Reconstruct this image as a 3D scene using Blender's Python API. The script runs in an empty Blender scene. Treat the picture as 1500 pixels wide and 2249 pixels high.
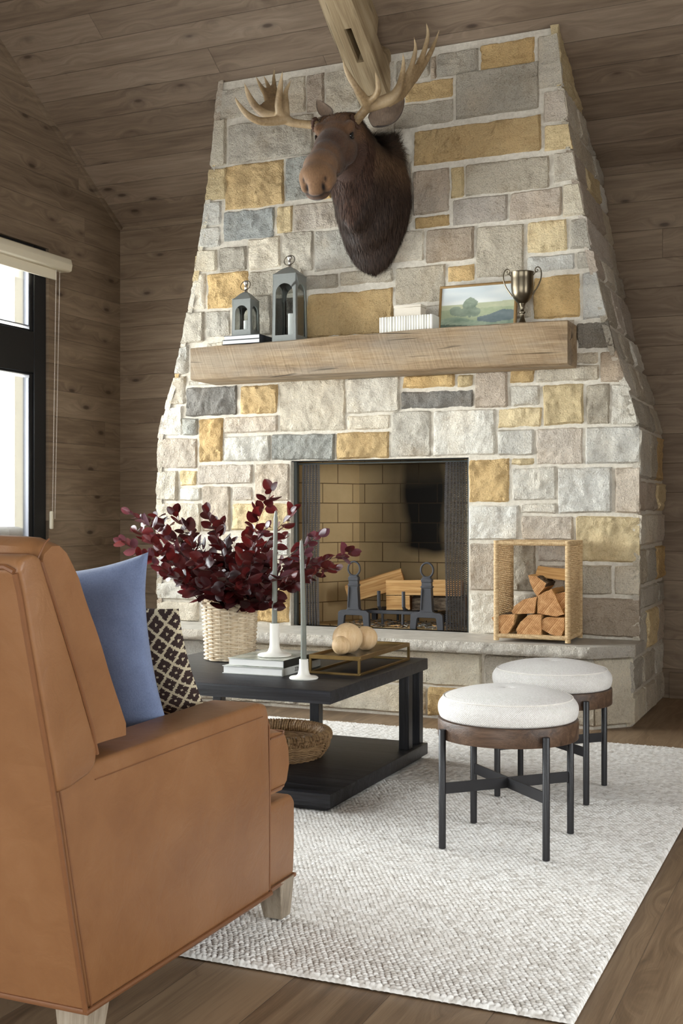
import bpy, bmesh, math, random
import numpy as np
from mathutils import Vector, Matrix, noise
random.seed(7)
SC = bpy.context.scene
COL = SC.collection
R = math.radians

# ---------------------------------------------------------------- measuring helpers
F_PX, TH, CAM_H, CX, CY = 2590.0, R(23.6), 1.06, 750.0, 1126.0
SN, CS = math.sin(TH), math.cos(TH)
def ray(px, py):
    a = (px-CX)/F_PX; b = (CY-py)/F_PX
    return (-SN+CS*a, CS+SN*a, b)
def on_y(px, py, Y):
    d = ray(px, py); t = Y/d[1]; return Vector((d[0]*t, Y, CAM_H+d[2]*t))
def on_x(px, py, X):
    d = ray(px, py); t = X/d[0]; return Vector((X, d[1]*t, CAM_H+d[2]*t))
def on_z(px, py, Z):
    d = ray(px, py); t = (Z-CAM_H)/d[2]; return Vector((d[0]*t, d[1]*t, Z))

# ---------------------------------------------------------------- mesh builder
class MB:
    def __init__(s): s.v = []; s.f = []; s.m = []; s.sm = []
    def add(s, vs, fs, mi=0, smooth=True):
        b = len(s.v); s.v.extend([tuple(v) for v in vs])
        for f in fs:
            s.f.append(tuple(b+i for i in f)); s.m.append(mi); s.sm.append(smooth)
        return b
    def box(s, lo, hi, mi=0, bev=0.0, seg=2, rot=None, ctr=None):
        lo = Vector(lo); hi = Vector(hi)
        bm = bmesh.new(); bmesh.ops.create_cube(bm, size=1.0)
        c = (lo+hi)/2; d = hi-lo
        for v in bm.verts: v.co = Vector((v.co.x*d.x, v.co.y*d.y, v.co.z*d.z))
        if bev > 0: bmesh.ops.bevel(bm, geom=bm.edges[:]+bm.verts[:], offset=min(bev, min(d)*0.49), segments=seg, profile=0.5, affect='EDGES')
        s.bm(bm, Matrix.Translation(c) @ (rot.to_4x4() if rot else Matrix.Identity(4)), mi, bev > 0 and seg > 1)
    def bm(s, bm, M=None, mi=0, smooth=False):
        bm.verts.index_update()
        vs = [(M @ v.co) if M else v.co.copy() for v in bm.verts]
        s.add(vs, [[v.index for v in f.verts] for f in bm.faces], mi, smooth); bm.free()
    def prism(s, poly, fn, a, b, mi=0, bev=0.0, seg=2, smooth=False):
        """poly: 2D points, fn(u,v,w)->3D, extruded from w=a to w=b"""
        bm = bmesh.new(); n = len(poly)
        lo = [bm.verts.new(fn(u, v, a)) for u, v in poly]; hi = [bm.verts.new(fn(u, v, b)) for u, v in poly]
        bm.faces.new(lo[::-1]); bm.faces.new(hi)
        for i in range(n): bm.faces.new((lo[i], lo[(i+1) % n], hi[(i+1) % n], hi[i]))
        bmesh.ops.recalc_face_normals(bm, faces=bm.faces[:])
        if bev > 0: bmesh.ops.bevel(bm, geom=bm.edges[:], offset=bev, segments=seg, profile=0.5, affect='EDGES', clamp_overlap=True)
        s.bm(bm, None, mi, smooth or bev > 0)
    def tube(s, pts, rad, seg=8, mi=0, closed=False, caps=True, flat=1.0):
        pts = [Vector(p) for p in pts]; n = len(pts)
        if not isinstance(rad, (list, tuple)): rad = [rad]*n
        up = Vector((0, 0, 1)); vs = []; prev = None
        for i, p in enumerate(pts):
            a = pts[(i-1) % n] if (closed or i > 0) else p
            b = pts[(i+1) % n] if (closed or i < n-1) else p
            t = (b-a).normalized() if (b-a).length > 1e-9 else Vector((0, 0, 1))
            if prev is None:
                x = t.cross(up) if abs(t.dot(up)) < 0.95 else t.cross(Vector((1, 0, 0)))
            else:
                x = prev - t*prev.dot(t)
            x.normalize(); prev = x; y = t.cross(x)
            for k in range(seg):
                an = 2*math.pi*k/seg
                vs.append(p + x*math.cos(an)*rad[i] + y*math.sin(an)*rad[i]*flat)
        fs = []
        m = n if closed else n-1
        for i in range(m):
            j = (i+1) % n
            for k in range(seg):
                l = (k+1) % seg
                fs.append((i*seg+k, i*seg+l, j*seg+l, j*seg+k))
        if caps and not closed:
            fs.append(tuple(range(seg))[::-1]); fs.append(tuple((n-1)*seg+k for k in range(seg)))
        s.add(vs, fs, mi, True)
    def lathe(s, prof, c, seg=32, mi=0, axis=None, smooth=True):
        c = Vector(c); vs = []; n = len(prof)
        Q = axis.to_matrix() if hasattr(axis, 'to_matrix') else (axis if axis is not None else Matrix.Identity(3))
        for r, z in prof:
            for k in range(seg):
                a = 2*math.pi*k/seg
                vs.append(c + Q @ Vector((r*math.cos(a), r*math.sin(a), z)))
        fs = []
        for i in range(n-1):
            for k in range(seg):
                l = (k+1) % seg
                fs.append((i*seg+k, i*seg+l, (i+1)*seg+l, (i+1)*seg+k))
        if prof[0][0] > 1e-6: fs.append(tuple(range(seg))[::-1])
        if prof[-1][0] > 1e-6: fs.append(tuple((n-1)*seg+k for k in range(seg)))
        s.add(vs, fs, mi, smooth)
    def sphere(s, c, r, mi=0, seg=24, rings=14, M=None):
        r = Vector(r) if not isinstance(r, (int, float)) else Vector((r, r, r))
        vs = []; c = Vector(c)
        for i in range(rings+1):
            p = math.pi*i/rings
            for k in range(seg):
                a = 2*math.pi*k/seg
                q = Vector((r.x*math.sin(p)*math.cos(a), r.y*math.sin(p)*math.sin(a), r.z*math.cos(p)))
                vs.append(c + (M @ q if M else q))
        fs = []
        for i in range(rings):
            for k in range(seg):
                l = (k+1) % seg
                fs.append((i*seg+k, (i+1)*seg+k, (i+1)*seg+l, i*seg+l))
        s.add(vs, fs, mi, True)

def smoothmesh(me, angle=40):
    try: me.set_sharp_from_angle(angle=R(angle))
    except Exception: pass

def build(name, mb, mats, parent=None, local=False, bump_sharp=40, merge=False):
    """one mesh object; vertices are in world space unless local, and are stored relative to the root Empty"""
    off = Vector((0, 0, 0))
    if parent is not None and not local:
        p = parent
        while p is not None: off += p.location; p = p.parent
    me = bpy.data.meshes.new(name)
    V = np.array(mb.v, dtype=np.float64) - np.array(off)
    me.from_pydata(V.tolist(), [], mb.f)
    me.polygons.foreach_set('material_index', mb.m)
    me.polygons.foreach_set('use_smooth', mb.sm)
    if not isinstance(mats, (list, tuple)): mats = [mats]
    for m in mats: me.materials.append(m)
    if merge:
        bm = bmesh.new(); bm.from_mesh(me); bmesh.ops.remove_doubles(bm, verts=bm.verts[:], dist=1e-5)
        bmesh.ops.recalc_face_normals(bm, faces=bm.faces[:]); bm.to_mesh(me); bm.free()
    me.update()
    smoothmesh(me, bump_sharp)
    o = bpy.data.objects.new(name, me); COL.objects.link(o)
    if parent is not None: o.parent = parent
    return o

def tag(o, label=None, cat=None, group=None, kind=None):
    if label: o['label'] = label
    if cat: o['category'] = cat
    if group: o['group'] = group
    if kind: o['kind'] = kind
    return o
def thing(name, label, cat, loc=(0, 0, 0), rotz=0, group=None):
    o = bpy.data.objects.new(name, None); COL.objects.link(o); o.empty_display_size = 0.05
    o.location = loc; o.rotation_euler = (0, 0, rotz)
    return tag(o, label, cat, group)
def copy_tree(o, parent=None):
    c = o.copy(); COL.objects.link(c); c.parent = parent
    for ch in list(o.children): copy_tree(ch, c)
    return c
def bevelmod(o, w=0.01, seg=3, angle=30):
    m = o.modifiers.new('bevel', 'BEVEL'); m.width = w; m.segments = seg; m.limit_method = 'ANGLE'; m.angle_limit = R(angle)
    return o

# ---------------------------------------------------------------- materials
def srgb(r, g, b):
    f = lambda c: (c/255)/12.92 if c/255 <= 0.04045 else (((c/255)+0.055)/1.055)**2.4
    return (f(r), f(g), f(b), 1.0)
class NT:
    def __init__(s, name):
        s.m = bpy.data.materials.new(name); s.m.use_nodes = True
        s.nt = s.m.node_tree; s.n = s.nt.nodes; s.b = s.n['Principled BSDF']; s.out = s.n['Material Output']
    def new(s, t, **kw):
        nd = s.n.new(t)
        for k, v in kw.items():
            if hasattr(nd, k) and k not in ('Scale',): setattr(nd, k, v)
        return nd
    def link(s, a, b): s.nt.links.new(a, b)
    def setin(s, sock, v):
        if hasattr(v, 'is_output') or isinstance(v, bpy.types.NodeSocket): s.link(v, sock)
        else: sock.default_value = v
    def math(s, op, a, b=None, c=None, clamp=False):
        nd = s.n.new('ShaderNodeMath'); nd.operation = op; nd.use_clamp = clamp
        s.setin(nd.inputs[0], a)
        if b is not None: s.setin(nd.inputs[1], b)
        if c is not None: s.setin(nd.inputs[2], c)
        return nd.outputs[0]
    def coord(s, kind='Object'):
        if kind == 'UV':
            return s.n.new('ShaderNodeTexCoord').outputs['UV']
        return s.n.new('ShaderNodeTexCoord').outputs[kind]
    def map(s, v, scale=(1, 1, 1), loc=(0, 0, 0), rot=(0, 0, 0)):
        nd = s.n.new('ShaderNodeMapping'); s.link(v, nd.inputs[0])
        nd.inputs['Scale'].default_value = scale; nd.inputs['Location'].default_value = loc; nd.inputs['Rotation'].default_value = rot
        return nd.outputs[0]
    def sep(s, v):
        nd = s.n.new('ShaderNodeSeparateXYZ'); s.link(v, nd.inputs[0]); return nd.outputs
    def comb(s, x, y, z):
        nd = s.n.new('ShaderNodeCombineXYZ')
        for i, a in enumerate((x, y, z)): s.setin(nd.inputs[i], a)
        return nd.outputs[0]
    def noise(s, v, scale=5, detail=4, rough=0.55, dist=0.0):
        nd = s.n.new('ShaderNodeTexNoise'); s.link(v, nd.inputs['Vector'])
        nd.inputs['Scale'].default_value = scale; nd.inputs['Detail'].default_value = detail
        nd.inputs['Roughness'].default_value = rough; nd.inputs['Distortion'].default_value = dist
        return nd.outputs['Fac']
    def vor(s, v, scale=5, feature='F1', out='Distance', rnd=1.0):
        nd = s.n.new('ShaderNodeTexVoronoi'); nd.feature = feature; s.link(v, nd.inputs['Vector'])
        nd.inputs['Scale'].default_value = scale; nd.inputs['Randomness'].default_value = rnd
        return nd.outputs[out]
    def ramp(s, f, stops, interp='LINEAR'):
        nd = s.n.new('ShaderNodeValToRGB'); s.link(f, nd.inputs[0]); cr = nd.color_ramp; cr.interpolation = interp
        while len(cr.elements) > 1: cr.elements.remove(cr.elements[-1])
        cr.elements[0].position = stops[0][0]; c = stops[0][1]; cr.elements[0].color = c if len(c) == 4 else (*c, 1)
        for p, c in stops[1:]:
            e = cr.elements.new(p); e.color = c
        return nd.outputs[0]
    def fr(s, f, a, b, lo=0.0, hi=1.0):
        nd = s.n.new('ShaderNodeMapRange'); s.link(f, nd.inputs[0])
        for i, x in enumerate((a, b, lo, hi)): nd.inputs[i+1].default_value = x
        return nd.outputs[0]
    def mix(s, f, a, b, mode='MIX'):
        nd = s.n.new('ShaderNodeMix'); nd.data_type = 'RGBA'; nd.blend_type = mode
        s.setin(nd.inputs[0], f); s.setin(nd.inputs[6], a); s.setin(nd.inputs[7], b)
        return nd.outputs[2]
    def bump(s, h, strength=0.5, dist=0.01, normal=None):
        nd = s.n.new('ShaderNodeBump'); s.link(h, nd.inputs['Height'])
        nd.inputs['Strength'].default_value = strength; nd.inputs['Distance'].default_value = dist
        if normal is not None: s.link(normal, nd.inputs['Normal'])
        return nd.outputs[0]
    def fin(s, col=None, rough=0.6, normal=None, metal=0.0, spec=None, **kw):
        if col is not None: s.setin(s.b.inputs['Base Color'], col)
        s.setin(s.b.inputs['Roughness'], rough); s.setin(s.b.inputs['Metallic'], metal)
        if spec is not None: s.b.inputs['Specular IOR Level'].default_value = spec
        if normal is not None: s.link(normal, s.b.inputs['Normal'])
        for k, v in kw.items(): s.setin(s.b.inputs[k.replace('_', ' ')], v)
        return s.m
G = lambda v: (v, v, v, 1)

def plank_mat(name, cols, along, across, w, L, rough=0.6, knot=0.8, gap=0.02, cscale=1.0, grain=1.0, spec=0.3, bumps=0.5, tint=0.35):
    """boards running along one axis; cols = dark, mid, light"""
    t = NT(name); o = t.sep(t.coord('Object'))
    U = o[along]; V = t.math('MULTIPLY', o[across], cscale)
    vv = t.math('DIVIDE', V, w); vid = t.math('FLOOR', vv); vf = t.math('FRACT', vv)
    wn = t.new('ShaderNodeTexWhiteNoise', noise_dimensions='1D'); t.link(vid, wn.inputs['W'])
    uu = t.math('DIVIDE', t.math('ADD', U, t.math('MULTIPLY', wn.outputs['Value'], 17.3)), L)
    uid = t.math('FLOOR', uu); uf = t.math('FRACT', uu)
    wn2 = t.new('ShaderNodeTexWhiteNoise', noise_dimensions='2D'); t.link(t.comb(vid, uid, 0.0), wn2.inputs['Vector'])
    rnd = wn2.outputs['Value']
    z = t.math('MULTIPLY', rnd, 31.0)
    pv = t.comb(t.math('MULTIPLY', U, 1.0), t.math('MULTIPLY', V, 7.0), z)
    # knots
    kd = t.vor(t.comb(t.math('MULTIPLY', U, 1.15), t.math('MULTIPLY', V, 3.0), z), 2.6, 'F1', 'Distance')
    kn = t.ramp(kd, [(0.0, G(1)), (0.07, G(.9)), (0.12, G(0.3)), (0.24, G(0))])
    warp = t.ramp(kd, [(0.0, G(1)), (0.45, G(0))])
    g1 = t.noise(t.comb(t.math('MULTIPLY', U, 1.3), t.math('ADD', t.math('MULTIPLY', V, 22.0), t.math('MULTIPLY', warp, 1.6)), z), 2.0, 5, 0.6, 0.6)
    g2 = t.noise(t.comb(t.math('MULTIPLY', U, 6.0), t.math('MULTIPLY', V, 240.0), z), 1.6, 3, 0.6)
    g3 = t.noise(pv, 1.3, 3, 0.5)
    f = t.math('ADD', t.math('MULTIPLY', g1, 0.62*grain), t.math('ADD', t.math('MULTIPLY', g2, 0.22*grain), t.math('MULTIPLY', g3, 0.45)))
    f = t.math('ADD', f, t.math('MULTIPLY', t.math('SUBTRACT', rnd, 0.5), tint))
    col = t.ramp(f, [(0.36, cols[0]), (0.6, cols[1]), (0.86, cols[2])])
    if knot > 0: col = t.mix(t.math('MULTIPLY', kn, knot), col, cols[3] if len(cols) > 3 else tuple(c*0.35 for c in cols[0][:3])+(1,))
    e = t.math('MINIMUM', vf, t.math('SUBTRACT', 1.0, vf))
    ge = t.fr(e, 0.0, gap, 0.0, 1.0)
    e2 = t.math('MULTIPLY', t.math('MINIMUM', uf, t.math('SUBTRACT', 1.0, uf)), L/w)
    ge2 = t.fr(e2, 0.0, gap*0.7, 0.0, 1.0)
    gg = t.math('MINIMUM', ge, ge2)
    col = t.mix(t.fr(gg, 0, 1, 0.62, 0), col, tuple(c*0.28 for c in cols[0][:3])+(1,))
    h = t.math('ADD', t.math('MULTIPLY', gg, 1.0), t.math('MULTIPLY', f, 0.22))
    return t.fin(col, rough, t.bump(h, bumps, 0.006), spec=spec)

def wood_mat(name, cols, axis=0, freq=1.0, rough=0.55, crack=0.0, spec=0.3, bumps=0.4, fine=1.0, rotx=0.0, saw=0.0):
    """solid timber, grain along axis (0,1,2)"""
    t = NT(name); o = t.coord('Object')
    if rotx: o = t.map(o, rot=(R(rotx), 0, 0))
    sc = [9.0*freq]*3; sc[axis] = 0.7*freq
    v = t.map(o, tuple(sc))
    n1 = t.noise(v, 1.6, 5, 0.6, 0.8)
    sc2 = [110.0*freq]*3; sc2[axis] = 3.0*freq
    n2 = t.noise(t.map(o, tuple(sc2)), 1.5, 3, 0.65)
    f = t.math('ADD', t.math('MULTIPLY', n1, 0.75), t.math('MULTIPLY', n2, 0.3*fine))
    col = t.ramp(f, [(0.36, cols[0]), (0.53, cols[1]), (0.72, cols[2])])
    h = t.math('ADD', t.math('MULTIPLY', n2, 0.5), n1)
    if crack > 0:
        sc3 = [15.0*freq]*3; sc3[axis] = 0.5*freq
        cr = t.vor(t.map(o, tuple(sc3)), 1.0, 'DISTANCE_TO_EDGE')
        cm = t.math('MULTIPLY', t.ramp(cr, [(0.0, G(1)), (0.012, G(0.6)), (0.03, G(0))]), t.ramp(t.noise(t.map(o, tuple([4 if i != axis else 1.5 for i in range(3)])), 2, 2), [(0.5, G(0)), (0.62, G(1))]))
        col = t.mix(t.math('MULTIPLY', cm, crack), col, tuple(c*0.15 for c in cols[0][:3])+(1,))
        kd = t.vor(t.map(o, tuple([6 if i != axis else 2.2 for i in range(3)])), 1.0)
        col = t.mix(t.ramp(kd, [(0.0, G(.9)), (0.03, G(.8)), (0.07, G(0))]), col, tuple(c*0.2 for c in cols[0][:3])+(1,))
        h = t.math('SUBTRACT', h, t.math('MULTIPLY', cm, 2.0))
    if saw > 0:
        ss = t.sep(o); w = t.math('ADD', ss[axis], t.math('MULTIPLY', ss[2], 0.35)); sw = t.noise(t.comb(t.math('MULTIPLY', w, 90.0), t.math('MULTIPLY', ss[2], 3.0), 0.0), 1.0, 3, 0.6)
        h = t.math('ADD', h, t.math('MULTIPLY', sw, saw)); big = t.noise(t.map(o, (1.6, 5, 5)), 1.5, 3, 0.6)
        col = t.mix(t.fr(sw, 0.35, 0.7, 0.22, 0), col, tuple(c*0.55 for c in cols[0][:3])+(1,)); col = t.mix(t.fr(big, 0.4, 0.65, 0.0, 0.5), col, srgb(148, 138, 124))
    return t.fin(col, rough, t.bump(h, bumps, 0.004), spec=spec)

def plain(name, col, rough=0.5, metal=0.0, spec=None, nscale=40, nstr=0.1, var=0.12, **kw):
    t = NT(name); o = t.coord('Object')
    n = t.noise(o, nscale, 4, 0.6)
    c = t.mix(n, tuple(x*(1-var) for x in col[:3])+(1,), tuple(min(1, x*(1+var)) for x in col[:3])+(1,))
    return t.fin(c, rough, t.bump(n, nstr, 0.002), metal=metal, spec=spec, **kw)

M = {}
M['wall'] = plank_mat('stained_pine_boards_back', (srgb(88, 72, 56), srgb(116, 97, 78), srgb(142, 123, 102), srgb(48, 34, 26)), 0, 2, 0.168, 5.2, knot=0.85, gap=0.012, tint=0.16)
M['wall_l'] = plank_mat('stained_pine_boards_left', (srgb(88, 73, 58), srgb(116, 98, 80), srgb(142, 124, 104), srgb(48, 34, 26)), 1, 2, 0.168, 5.2, knot=0.85, gap=0.012, tint=0.16)
M['ceil'] = plank_mat('stained_pine_boards_ceiling', (srgb(92, 77, 63), srgb(122, 104, 87), srgb(146, 128, 110), srgb(52, 38, 30)), 0, 1, 0.172, 7.0, knot=0.85, gap=0.014, cscale=1.196, tint=0.16)
M['floor'] = plank_mat('oak_floor_boards', (srgb(78, 60, 44), srgb(112, 90, 68), srgb(144, 120, 94), srgb(54, 38, 28)), 1, 0, 0.235, 2.4, rough=0.42, knot=0.3, gap=0.006, spec=0.4, bumps=0.3, tint=0.3, grain=1.15)
M['timber'] = wood_mat('reclaimed_timber', (srgb(118, 94, 68), srgb(160, 136, 106), srgb(192, 170, 140)), 0, 1.0, 0.8, crack=1.0, bumps=0.8, saw=0.8)
M['rafter'] = wood_mat('hewn_rafter', (srgb(116, 96, 70), srgb(152, 132, 102), srgb(180, 162, 134)), 1, 1.0, 0.75, crack=0.9, rotx=33.28)
M['leg_wood'] = wood_mat('grey_washed_leg', (srgb(120, 106, 90), srgb(154, 140, 122), srgb(176, 163, 146)), 2, 2.0, 0.5)
M['walnut'] = wood_mat('walnut_band', (srgb(56, 42, 34), srgb(84, 64, 50), srgb(112, 88, 70)), 0, 2.2, 0.4)
M['black_oak_x'] = wood_mat('black_stained_oak', (srgb(14, 14, 16), srgb(30, 30, 34), srgb(56, 56, 63)), 0, 1.6, 0.42, bumps=0.7, spec=0.5)
M['ball_wood'] = wood_mat('pale_turned_wood', (srgb(196, 158, 112), srgb(220, 186, 142), srgb(232, 204, 164)), 2, 3.0, 0.45)

def stone_mats():
    t = NT('split_face_limestone'); o = t.coord('Object')
    a = t.new('ShaderNodeAttribute', attribute_name='stone_col'); c = a.outputs['Color']; al = a.outputs['Alpha']
    n1 = t.noise(o, 7, 5, 0.6); n2 = t.noise(o, 34, 5, 0.7); n3 = t.vor(t.map(o, (1, 1, 1)), 95, 'F1'); n4 = t.noise(o, 160, 3, 0.7)
    v = t.math('ADD', t.math('MULTIPLY', n1, 0.4), t.math('ADD', t.math('MULTIPLY', n2, 0.35), t.math('MULTIPLY', n4, 0.25)))
    dark = t.mix(1.0, c, t.ramp(v, [(0.30, srgb(212, 203, 190)), (0.5, G(0.95)), (0.70, (1.13, 1.11, 1.07, 1))]), 'MULTIPLY')
    pit = t.ramp(n4, [(0.36, G(1)), (0.47, G(0))])
    dark = t.mix(t.math('MULTIPLY', pit, t.math('MULTIPLY', al, 0.5)), dark, t.mix(1.0, c, G(0.33), 'MULTIPLY'))
    warm = t.ramp(t.noise(o, 4.0, 3, 0.5), [(0.5, G(0)), (0.7, G(1))])
    dark = t.mix(t.math('MULTIPLY', warm, 0.22), dark, t.mix(1.0, dark, (1.12, 0.94, 0.72, 1), 'MULTIPLY'))
    h = t.math('ADD', t.math('MULTIPLY', n2, 1.1), t.math('ADD', t.math('MULTIPLY', n4, 0.5), t.math('MULTIPLY', t.ramp(n3, [(0, G(0)), (0.6, G(1))]), 0.16)))
    h = t.math('ADD', h, t.math('MULTIPLY', n1, 0.8))
    M['stone'] = t.fin(dark, 0.9, t.bump(h, 1.0, 0.015), spec=0.12)
    t = NT('lime_mortar'); o = t.coord('Object'); n = t.noise(o, 60, 5, 0.7)
    M['mortar'] = t.fin(t.ramp(n, [(0.3, srgb(186, 177, 162)), (0.7, srgb(216, 208, 194))]), 0.95, t.bump(n, 0.5, 0.004), spec=0.08)
    t = NT('honed_hearth_stone'); o = t.coord('Object'); n = t.noise(o, 12, 6, 0.65); n2 = t.noise(o, 90, 3, 0.6)
    M['slab'] = t.fin(t.ramp(n, [(0.3, srgb(166, 160, 150)), (0.7, srgb(196, 190, 180))]), 0.55, t.bump(n2, 0.15, 0.002), spec=0.3)
stone_mats()
WORLD = 6.0; LGT = (720, 560, 210, 230); EXPO = 0.0
# ================================================================ ROOM SHELL
YW, XL, XR, YN = 6.93, -4.715, 2.6, -2.9
PITCH = 0.6565
def ceil_z(y): return 3.05 + PITCH*(YW-y)
YR = 1.9; ZR = ceil_z(YR)
def ceil2(y): return ceil_z(y) if y >= YR else ZR - PITCH*(YR-y)
def struct(name, mb, m, parent=None, **kw):
    o = build(name, mb, m, parent, **kw); o['kind'] = 'structure'; return o

mb = MB(); mb.box((XL-0.2, YN-0.2, -0.12), (XR+0.2, YW+0.2, 0.0)); struct('floor', mb, M['floor'])
# back wall behind the fireplace
mb = MB(); mb.box((XL-0.2, YW, 0), (XR+0.2, YW+0.18, 3.3)); struct('wall_back', mb, M['wall'])
# left wall with window openings (Y ranges), gable top
WIN_L = [(3.30, 6.135), (0.2, 2.9)]; WZ0, WZ1 = 0.72, 2.74
def gable_wall(name, x0, x1, mat, wins):
    mb = MB(); ys = [YN-0.2]
    for a, b in sorted(wins): ys += [a, b]
    ys.append(YW+0.1)
    fn = lambda u, v, w: Vector((w, u, v))
    for i in range(len(ys)-1):
        a, b = ys[i], ys[i+1]
        if i % 2 == 1:
            mb.prism([(a, 0), (b, 0), (b, WZ0), (a, WZ0)], fn, x0, x1)
            lo = WZ1
        else: lo = 0
        pts = [(a, lo), (b, lo), (b, ceil2(b)+0.05)]
        if a < YR < b: pts.append((YR, ZR+0.05))
        pts.append((a, ceil2(a)+0.05))
        mb.prism(pts, fn, x0, x1)
    return struct(name, mb, mat)
gable_wall('wall_left', XL-0.2, XL, M['wall_l'], WIN_L)
WIN_R = [(1.0, 3.6)]  # unseen opening, added for fill light from the right
gable_wall('wall_right', XR, XR+0.2, M['wall_l'], WIN_R)
# near wall behind the camera with a wide glazed opening added for fill light
mb = MB()
for (xa, xb, za, zb) in ((XL, -3.9, 0, 3.3), (1.8, XR, 0, 3.3), (-3.9, 1.8, 2.6, 3.3), (-3.9, 1.8, 0, 0.1)):
    mb.box((xa, YN-0.18, za), (xb, YN, zb))
struct('wall_near', mb, M['wall'])
# pitched ceiling, two slopes
mb = MB(); fn = lambda u, v, w: Vector((w, u, v))
mb.prism([(YW+0.2, ceil_z(YW+0.2)), (YR, ZR), (YR, ZR+0.2), (YW+0.2, ceil_z(YW+0.2)+0.2)], fn, XL-0.2, XR+0.2)
mb.prism([(YR, ZR), (YN-0.2, ceil2(YN-0.2)), (YN-0.2, ceil2(YN-0.2)+0.2), (YR, ZR+0.2)], fn, XL-0.2, XR+0.2)
struct('ceiling', mb, M['ceil'])
# cover strip where the left wall meets the ceiling
mb = MB()
n = Vector((0, PITCH, 1)).normalized()
for y0, y1 in ((2.0, YW),):
    pts = []
    for y in (y0, y1):
        base = Vector((XL, y, ceil_z(y)))
        for dx, dn in ((0, 0), (0.022, 0), (0.022, -0.022), (0, -0.022)):
            pts.append(base + Vector((dx, 0, 0)) + n*dn)
    mb.add(pts, [(0, 1, 2, 3), (7, 6, 5, 4), (0, 4, 5, 1), (1, 5, 6, 2), (2, 6, 7, 3), (3, 7, 4, 0)], 0, False)
struct('trim_1', mb, M['wall_l'])
mb = MB(); mb.box((-0.98, YW-0.016, 0), (XR, YW, 0.15), bev=0.003); struct('baseboard_back', mb, M['wall'])

# black window frames
M['frame'] = plain('black_window_frame', srgb(26, 26, 27), 0.42, spec=0.35, nstr=0.0)
M['bead'] = plain('grey_glazing_bead', srgb(96, 96, 104), 0.35, nstr=0.0)
def glass():
    t = NT('clear_window_glass'); n = t.n
    g = n.new('ShaderNodeBsdfGlossy'); g.inputs['Roughness'].default_value = 0.02
    tr = n.new('ShaderNodeBsdfTransparent'); tr.inputs[0].default_value = (0.97, 0.985, 0.98, 1)
    mx = n.new('ShaderNodeMixShader'); f = n.new('ShaderNodeFresnel'); f.inputs[0].default_value = 1.45
    t.link(t.math('MULTIPLY', f.outputs[0], 0.8), mx.inputs[0]); t.link(tr.outputs[0], mx.inputs[1]); t.link(g.outputs[0], mx.inputs[2])
    t.link(mx.outputs[0], t.out.inputs[0]); n.remove(t.b); return t.m
M['glass'] = glass()
def window_frame(name, axis, pos, a0, a1, z0, z1, panes, transom=None, side=1):
    """frame in the wall plane; axis 'x' means plane X=pos spanning Y"""
    mb = MB(); bd = MB(); gl = MB()
    def bx(m, u0, u1, v0, v1, d0, d1, bev=0.004):
        if axis == 'x': m.box((min(pos+side*d0, pos+side*d1), u0, v0), (max(pos+side*d0, pos+side*d1), u1, v1), bev=bev, seg=1)
        else: m.box((u0, min(pos+side*d0, pos+side*d1), v0), (u1, max(pos+side*d0, pos+side*d1), v1), bev=bev, seg=1)
    fw = 0.118
    bx(mb, a0, a0+fw, z0, z1, -0.09, 0.0); bx(mb, a1-fw, a1, z0, z1, -0.09, 0.0)
    bx(mb, a0+fw, a1-fw, z0, z0+fw, -0.09, 0.0); bx(mb, a0+fw, a1-fw, z1-fw, z1, -0.09, 0.0)
    inner = [a0+fw] + list(panes) + [a1-fw]
    for p in panes: bx(mb, p-0.06, p+0.06, z0+fw, z1-fw, -0.085, -0.002)
    zs = [z0+fw, z1-fw]
    if transom: bx(mb, a0+fw, a1-fw, transom[0], transom[1], -0.088, -0.001); zs = [z0+fw, transom[0], transom[1], z1-fw]
    for i in range(len(inner)-1):
        u0 = inner[i]+(0.06 if i > 0 else 0); u1 = inner[i+1]-(0.06 if i < len(inner)-2 else 0)
        for k in range(0, len(zs), 2):
            v0, v1 = zs[k], zs[k+1]
            for (p0, p1, q0, q1) in ((u0, u0+0.03, v0, v1), (u1-0.03, u1, v0, v1), (u0+0.03, u1-0.03, v0, v0+0.012), (u0+0.03, u1-0.03, v1-0.012, v1)):
                bx(mb, p0, p1, q0, q1, -0.055, -0.012)
            for (p0, p1, q0, q1) in ((u0+0.03, u0+0.036, v0+.03, v1-.03), (u1-0.036, u1-.03, v0+.03, v1-.03), (u0+0.036, u1-0.036, v0+0.03, v0+.036)):
                bx(bd, p0, p1, q0, q1, -0.036, -0.016, 0.001)
            bx(gl, u0+0.03, u1-0.03, v0+0.03, v1-0.03, -0.036, -0.032, 0)
    w = struct(name, mb, M['frame'])
    struct('glazing_bead', bd, M['bead'], w); struct('window_pane', gl, M['glass'], w)
    return w
window_frame('window_1', 'x', XL-0.02, 3.30, 6.135, WZ0, WZ1, [4.72], (1.935, 2.198))
window_frame('window_2', 'x', XL-0.02, 0.2, 2.9, WZ0, WZ1, [1.55], (1.935, 2.198))
window_frame('fill_window_right', 'x', XR+0.02, 1.0, 3.6, WZ0, WZ1, [2.3], None, side=-1)  # unseen window, added to let fill light in from the right
window_frame('fill_window_near', 'y', YN-0.03, -3.9, 1.8, 0.1, 2.6, [-2.0, -0.1], None)  # unseen glazing behind the camera, added to let fill light in

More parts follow.
